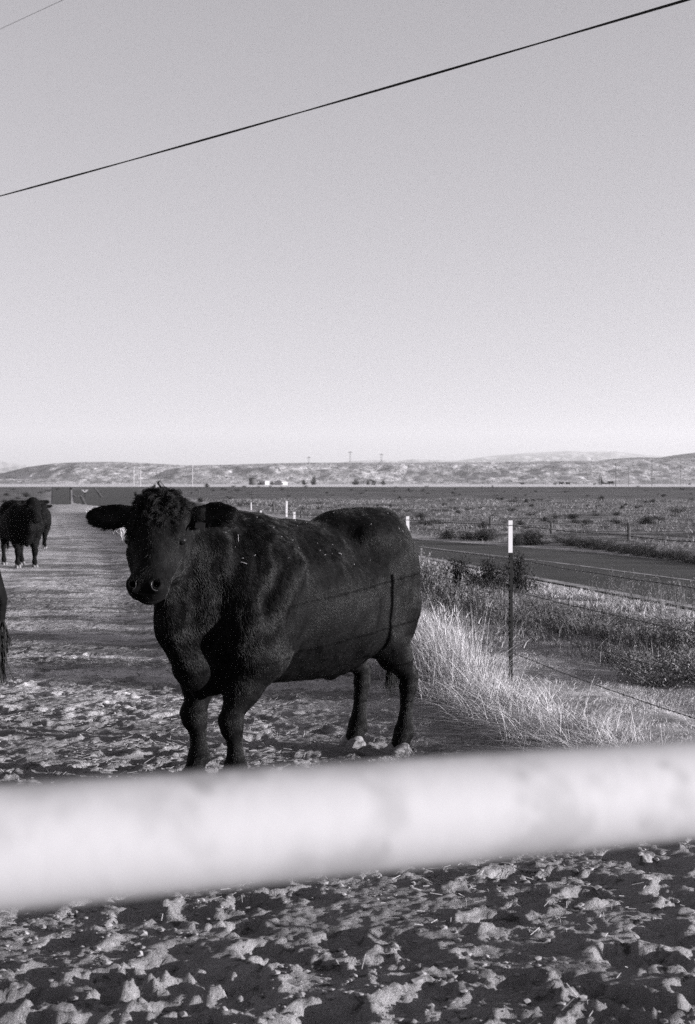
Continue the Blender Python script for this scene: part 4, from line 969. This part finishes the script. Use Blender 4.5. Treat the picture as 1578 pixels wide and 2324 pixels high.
    o = mesh_obj('scattered_straw', V, Q, M['straw'], None, False, {'tone': np.repeat(np.clip(RS.normal(0.3, 0.35, n), 0, 1), 6)}); tag(o, kind='stuff')
    # clods and crumbs of earth
    n = 7000
    P = pts_in(n, lambda x, y: (np.abs(x) < 0.28 * y + 0.3) * (x < fx(y) - 0.6) * np.clip(6.0 / y, 0, 1) ** 2 * np.clip(0.4 + 1.6 * fbm(x * 1.5, y * 1.5, 2, 89), 0.05, 1), (-4, 3), (3.7, 13))
    import bmesh as _bm
    bm = _bm.new(); _bm.ops.create_icosphere(bm, subdivisions=1, radius=1.0); iv = np.array([v.co for v in bm.verts]); itf = np.array([[v.index for v in f.verts] for f in bm.faces]); bm.free()
    s_ = 0.003 + 0.012 * RS.rand(n) ** 5; s_ = np.minimum(s_ + (RS.rand(n) > 0.993) * 0.010, 0.025)
    jit = 1 + RS.uniform(-0.35, 0.35, (n, len(iv), 1)); V = iv[None] * jit * s_[:, None, None] * np.array([1.3, 1.0, 0.6]); z0 = Hz(P[:, 0], P[:, 1]) + s_ * 0.3
    V = V + np.stack([P[:, 0], P[:, 1], z0], 1)[:, None]; Fc = (np.arange(n)[:, None, None] * len(iv) + itf[None]).reshape(-1, 3)
    Mc = noise_mat('dirt_clod', [0.17, (0.24, 30, 2, 0.5, 0.7), (0.10, 12, 2, 0.5, 0.7)], 0.95, 0.1)
    o = mesh_obj('dirt_clods', V.reshape(-1, 3), Fc, Mc, None, False); tag(o, kind='stuff')

# ------------------------------------------------------------------ far things on the plain
def at(x, d): return (PX(x, d), d, float(Hb(0, d)))
# tank
tk = empty('water_tank', at(574, 900)); tag(tk, 'dark squat storage tank at the foot of the pale hills', 'tank')
s_ = 900 / FP; mb = MB(); a = np.linspace(0, 2 * math.pi, 25)[:-1]
mb.tube([(0, 0, 0), (0, 0, 16 * s_ * 0.9)], 8.3 * s_, 24); mb.build('shell', M['poleD'], tk, True)
mb = MB(); mb.tube([(0, 0, 16 * s_ * 0.9), (0, 0, 16 * s_)], [8.8 * s_, 6 * s_], 24); mb.build('roof', M['steel'], tk)
# sheds
sh = empty('farm_shed', at(638, 880)); tag(sh, 'small white walled shed far off at the foot of the hills', 'shed'); s_ = 880 / FP; sh.rotation_euler = (0, 0, 0.9)
mb = MB(); mb.box((0, 0, 3.5 * s_), (19 * s_, 6, 7 * s_)); mb.build('wall', M['white'], sh)
mb = MB(); mb.add([(-9.8 * s_, -3.4, 7 * s_), (9.8 * s_, -3.4, 7 * s_), (8 * s_, 0, 12 * s_), (-6 * s_, 0, 12 * s_), (-9.8 * s_, 3.4, 7 * s_), (9.8 * s_, 3.4, 7 * s_)], [[0, 1, 2, 3], [5, 4, 3, 2]], [[0, 3, 4], [1, 5, 2]])
mb.build('roof', M['poleL'], sh)
mb = MB(); mb.box((-2, -3.05, 2.6 * s_), (1.4, 0.1, 4 * s_)); mb.build('door', M['poleD'], sh)
s2 = empty('pale_shed', at(600, 905), 0.9); tag(s2, 'pale low shed right beside the dark storage tank', 'shed'); s_ = 905 / FP
mb = MB(); mb.box((0, 0, 4 * s_), (14 * s_, 5, 8 * s_)); mb.build('wall', M['poleL'], s2); mb = MB(); mb.box((0, 0, 8.4 * s_), (15 * s_, 5.6, 0.8 * s_)); mb.build('roof', M['white'], s2)
if not DEV:
    for x_, h_, w_, lab in [(587, 6, 14, 'small dark bush between the storage tank and the pale shed'), (618, 9, 18, 'dark bush left of the white walled shed'), (690, 14, 20, 'smaller of two neighbouring dark trees at the foot of the hills'), (712, 24, 24, 'tallest far tree, at the foot of the hills above the back of the bull'), (808, 15, 30, 'faint wide tree at the foot of the hills, well left of the pumpjack'), (835, 13, 14, 'narrow faint tree just left of the pumpjack'), (870, 12, 18, 'dark bushy tree right of the pumpjack')]:
        st_, fo_ = proto('round', int(x_) % 4, True); d = 930; tr = empty('far_tree', at(x_, d)); s_ = d / FP; tr.scale = (w_ * s_ * 0.6, w_ * s_ * 0.6, h_ * s_); tag(tr, lab, 'tree')
        for nm, me in (('stems', st_), ('crown', fo_)):
            c_ = bpy.data.objects.new(nm, me); C.objects.link(c_); c_.parent = tr
# pumpjack
pj = empty('pumpjack', at(847, 850)); tag(pj, 'dark nodding oil pumpjack on the plain before the hills', 'pumpjack'); s_ = 850 / FP
mb = MB(); mb.box((0, 0, 0.8 * s_), (9 * s_, 2, 1.6 * s_)); mb.build('base', M['steel'], pj)
mb = MB(); mb.tube([(-3 * s_, 0, 0), (0, 0, 8.5 * s_)], 0.30, 6); mb.tube([(3 * s_, 0, 0), (0, 0, 8.5 * s_)], 0.30, 6); mb.build('tower', M['steel'], pj)
mb = MB(); mb.tube([(-5.5 * s_, 0, 11.5 * s_), (5.5 * s_, 0, 6.0 * s_)], 0.42, 6); mb.build('walking_beam', M['steel'], pj)
mb = MB(); mb.tube([(-6.2 * s_, 0, 13.2 * s_), (-6.9 * s_, 0, 11.5 * s_), (-6.6 * s_, 0, 9.3 * s_)], 0.45, 6); mb.build('horse_head', M['steel'], pj)
mb = MB(); mb.tube([(5.2 * s_, 0, 6.2 * s_), (4.6 * s_, 0, 2.0 * s_)], 0.2, 5); mb.box((4.4 * s_, 0, 2.4 * s_), (2.6 * s_, 1.2, 2.4 * s_)); mb.build('crank', M['steel'], pj)
# poles: picture x, top y, base y, distance, arm?, tone
PL = [(304, 1056, 1101, 620, 0, 'L', 'taller left one of two pale poles close together above the head of the bull'), (319, 1063, 1101, 620, 0, 'L', 'shorter pale pole just right of another pale pole, above the head of the bull'), (437, 1054, 1103, 620, 0, 'L', 'thin pale pole at the foot of the hills above the right ear of the bull'),
      (1398, 1048, 1101, 640, 0, 'D', 'dark utility pole right of the far cattle and drilling mast'), (1480, 1041, 1101, 640, 1, 'D', 'tallest utility pole at the right, its top level with the ridge'), (1427, 1060, 1100, 760, 0, 'D', 'faint short utility pole between two taller ones on the right'), (1545, 1055, 1100, 760, 0, 'D', 'thin utility pole nearest the right edge')]
for x_, yt, yb, d, arm, tn, lab in PL:
    o = empty('utility_pole', at(x_, d)); tag(o, lab, 'pole', 'poles on the plain before the hills'); hh_ = (yb - yt) * d / FP; mt = M['poleL'] if tn == 'L' else M['poleD']
    mb = MB(); mb.tube([(0, 0, -0.5), (0, 0, hh_)], 0.17, 7); mb.build('shaft', mt, o)
    if arm or tn == 'D': mb = MB(); mb.box((0, 0, hh_ - 0.7), (2.4, 0.15, 0.15)); mb.build('crossarm', mt, o)
PR = [(849, 1050, 1092, 1.0, 'rusty'), (795 + 168, 1026, 1050, 2550, '')]
for x_, yt, yb, lab in [(795, 1024, 1052, 'double legged power pylon on the hill crest, tallest on the skyline'), (866, 1029, 1052, 'power pylon on the hill crest right of the tallest one'), (701, 1036, 1053, 'short power pylon on the hill crest left of the tallest one')]:
    d = 2590; zb = PZ(yb, d); o = empty('power_pylon', (PX(x_, d), d, zb)); tag(o, lab, 'pylon', 'power pylons on the hill crest'); hh_ = (yb - yt) * d / FP
    mb = MB(); mb.tube([(-1.2, 0, -3), (-0.8, 0, hh_)], 0.30, 5); mb.tube([(1.2, 0, -3), (0.8, 0, hh_)], 0.30, 5); mb.build('legs', M['poleD'], o)
    mb = MB(); mb.box((0, 0, hh_ - 2.0), (8, 0.6, 0.7)); mb.build('crossarm', M['poleD'], o)
# drilling mast with its low dark trailer
dm = empty('drilling_rig', at(1366, 820)); tag(dm, 'small dark rig with two upright masts among the far cattle', 'rig'); s_ = 820 / FP
mb = MB(); mb.tube([(-5 * s_, 0, 0), (-5 * s_, 0, 23 * s_)], 0.22, 5); mb.build('mast', M['poleD'], dm)
mb = MB(); mb.tube([(-1 * s_, 0, 0), (-1 * s_, 0, 20 * s_)], 0.30, 5); mb.build('mast', M['poleD'], dm)
mb = MB(); mb.add([(-1 * s_, -1, 14 * s_), (-1 * s_, -1, 0.6), (16 * s_, -1, 0.6), (16 * s_, -1, 4.6 * s_), (4 * s_, -1, 6.2 * s_), (-1 * s_, 1, 14 * s_), (-1 * s_, 1, 0.6), (16 * s_, 1, 0.6), (16 * s_, 1, 4.6 * s_), (4 * s_, 1, 6.2 * s_)],
       [[0, 1, 2, 4], [5, 9, 7, 6], [0, 4, 9, 5], [4, 3, 8, 9], [3, 2, 7, 8], [0, 5, 6, 1], [1, 6, 7, 2]], [[4, 2, 3], [9, 8, 7]]); mb.build('deck', M['steel'], dm)
# far cattle
far_body = [ch for ch in cow.children if ch.name.startswith('body')][0].data
for x_, y_, wpx, lab in [(1187, 1101, 10, 'tiny black cow alone on the pale plain, leftmost of the far herd'), (1260, 1101, 8, 'tiny black cow at the left end of the group of three on the plain'), (1273, 1100, 13, 'middle and largest of three tiny black cows on the plain'), (1290, 1101, 12, 'right of the three tiny black cows in a group on the plain'),
                         (1349, 1099, 7, 'smallest tiny cow, left of the drilling masts'), (1388, 1099, 16, 'tiny black cow just right of the drilling masts'), (1594 - 29, 1098, 7, 'tiny cow alone at the right end of the plain'), (593, 1104, 8, 'tiny dark cow beside the storage tank')]:
    d = 800; o = bpy.data.objects.new('distant_cow', far_body); C.objects.link(o); s_ = wpx * d / FP / 2.3; o.scale = (s_, s_, s_ * 0.9); o.location = at(x_, d); o.rotation_euler = (0, 0, 0.15 if wpx % 2 else math.pi - 0.2)
    tag(o, lab, 'cow', 'far cattle on the pale plain')
# give-way sign at the far road
p = gp(193, 1128); s_ = p[1] / FP
sg = empty('road_sign', tuple(p)); tag(sg, 'small white inverted triangle sign beside the far road', 'sign')
mb = MB(); mb.tube([(0, 0.05, 0), (0, 0.05, 15 * s_)], 0.04, 6); mb.build('sign_post', M['steel'], sg)
mb = MB(); w_ = 8.5 * s_; zt = 16.5 * s_; zb = 10.5 * s_
mb.add([(-w_, 0, zt), (w_, 0, zt), (w_ * 0.2, 0, zb), (-w_ * 0.2, 0, zb), (-w_, 0.02, zt), (w_, 0.02, zt), (w_ * 0.2, 0.02, zb), (-w_ * 0.2, 0.02, zb)], [[0, 3, 2, 1], [4, 5, 6, 7], [0, 1, 5, 4], [1, 2, 6, 5], [2, 3, 7, 6], [3, 0, 4, 7]]); pn = mb.build('sign_panel', M['white'], sg)
mb = MB(); mb.add([(-w_ * 0.22, -0.01, zt - 0.02), (w_ * 0.22, -0.01, zt - 0.02), (0, -0.01, zb + 2.2 * s_)], None, [[0, 2, 1]]); mb.build('dark_mark', M['steel'], pn)
# wooden corner post at the end of the lane
p = gp(161, 1144); o = empty('corner_post', tuple(p)); tag(o, 'weathered corner post between the side road and the main road, far left', 'post'); s_ = p[1] / FP
mb = MB(); mb.tube([(0, 0, -0.3), (0, 0, 34 * s_)], 2.2 * s_, 8); mb.build('shaft', M['wood'], o)
mb = MB(); mb.tube([(0, 0, 33 * s_), (0.03, 0, 38 * s_)], [3.2 * s_, 2.4 * s_], 8); mb.build('cap', M['steel'], o)

# ------------------------------------------------------------------ haze
if DEV != 'fast':
    mb = MB(); mb.box((0, 8500, 300), (22000, 17500, 640.0)); hz = mb.build('haze', None); tag(hz, kind='stuff')
    mh = bpy.data.materials.new('haze_air'); mh.use_nodes = True; t_ = mh.node_tree; t_.nodes.clear(); oo = t_.nodes.new('ShaderNodeOutputMaterial'); pv = t_.nodes.new('ShaderNodeVolumePrincipled')
    pv.inputs['Density'].default_value = 6e-5; pv.inputs['Color'].default_value = (0.95, 0.94, 0.96, 1); pv.inputs['Anisotropy'].default_value = 0.2; t_.links.new(pv.outputs[0], oo.inputs['Volume']); hz.data.materials.append(mh)
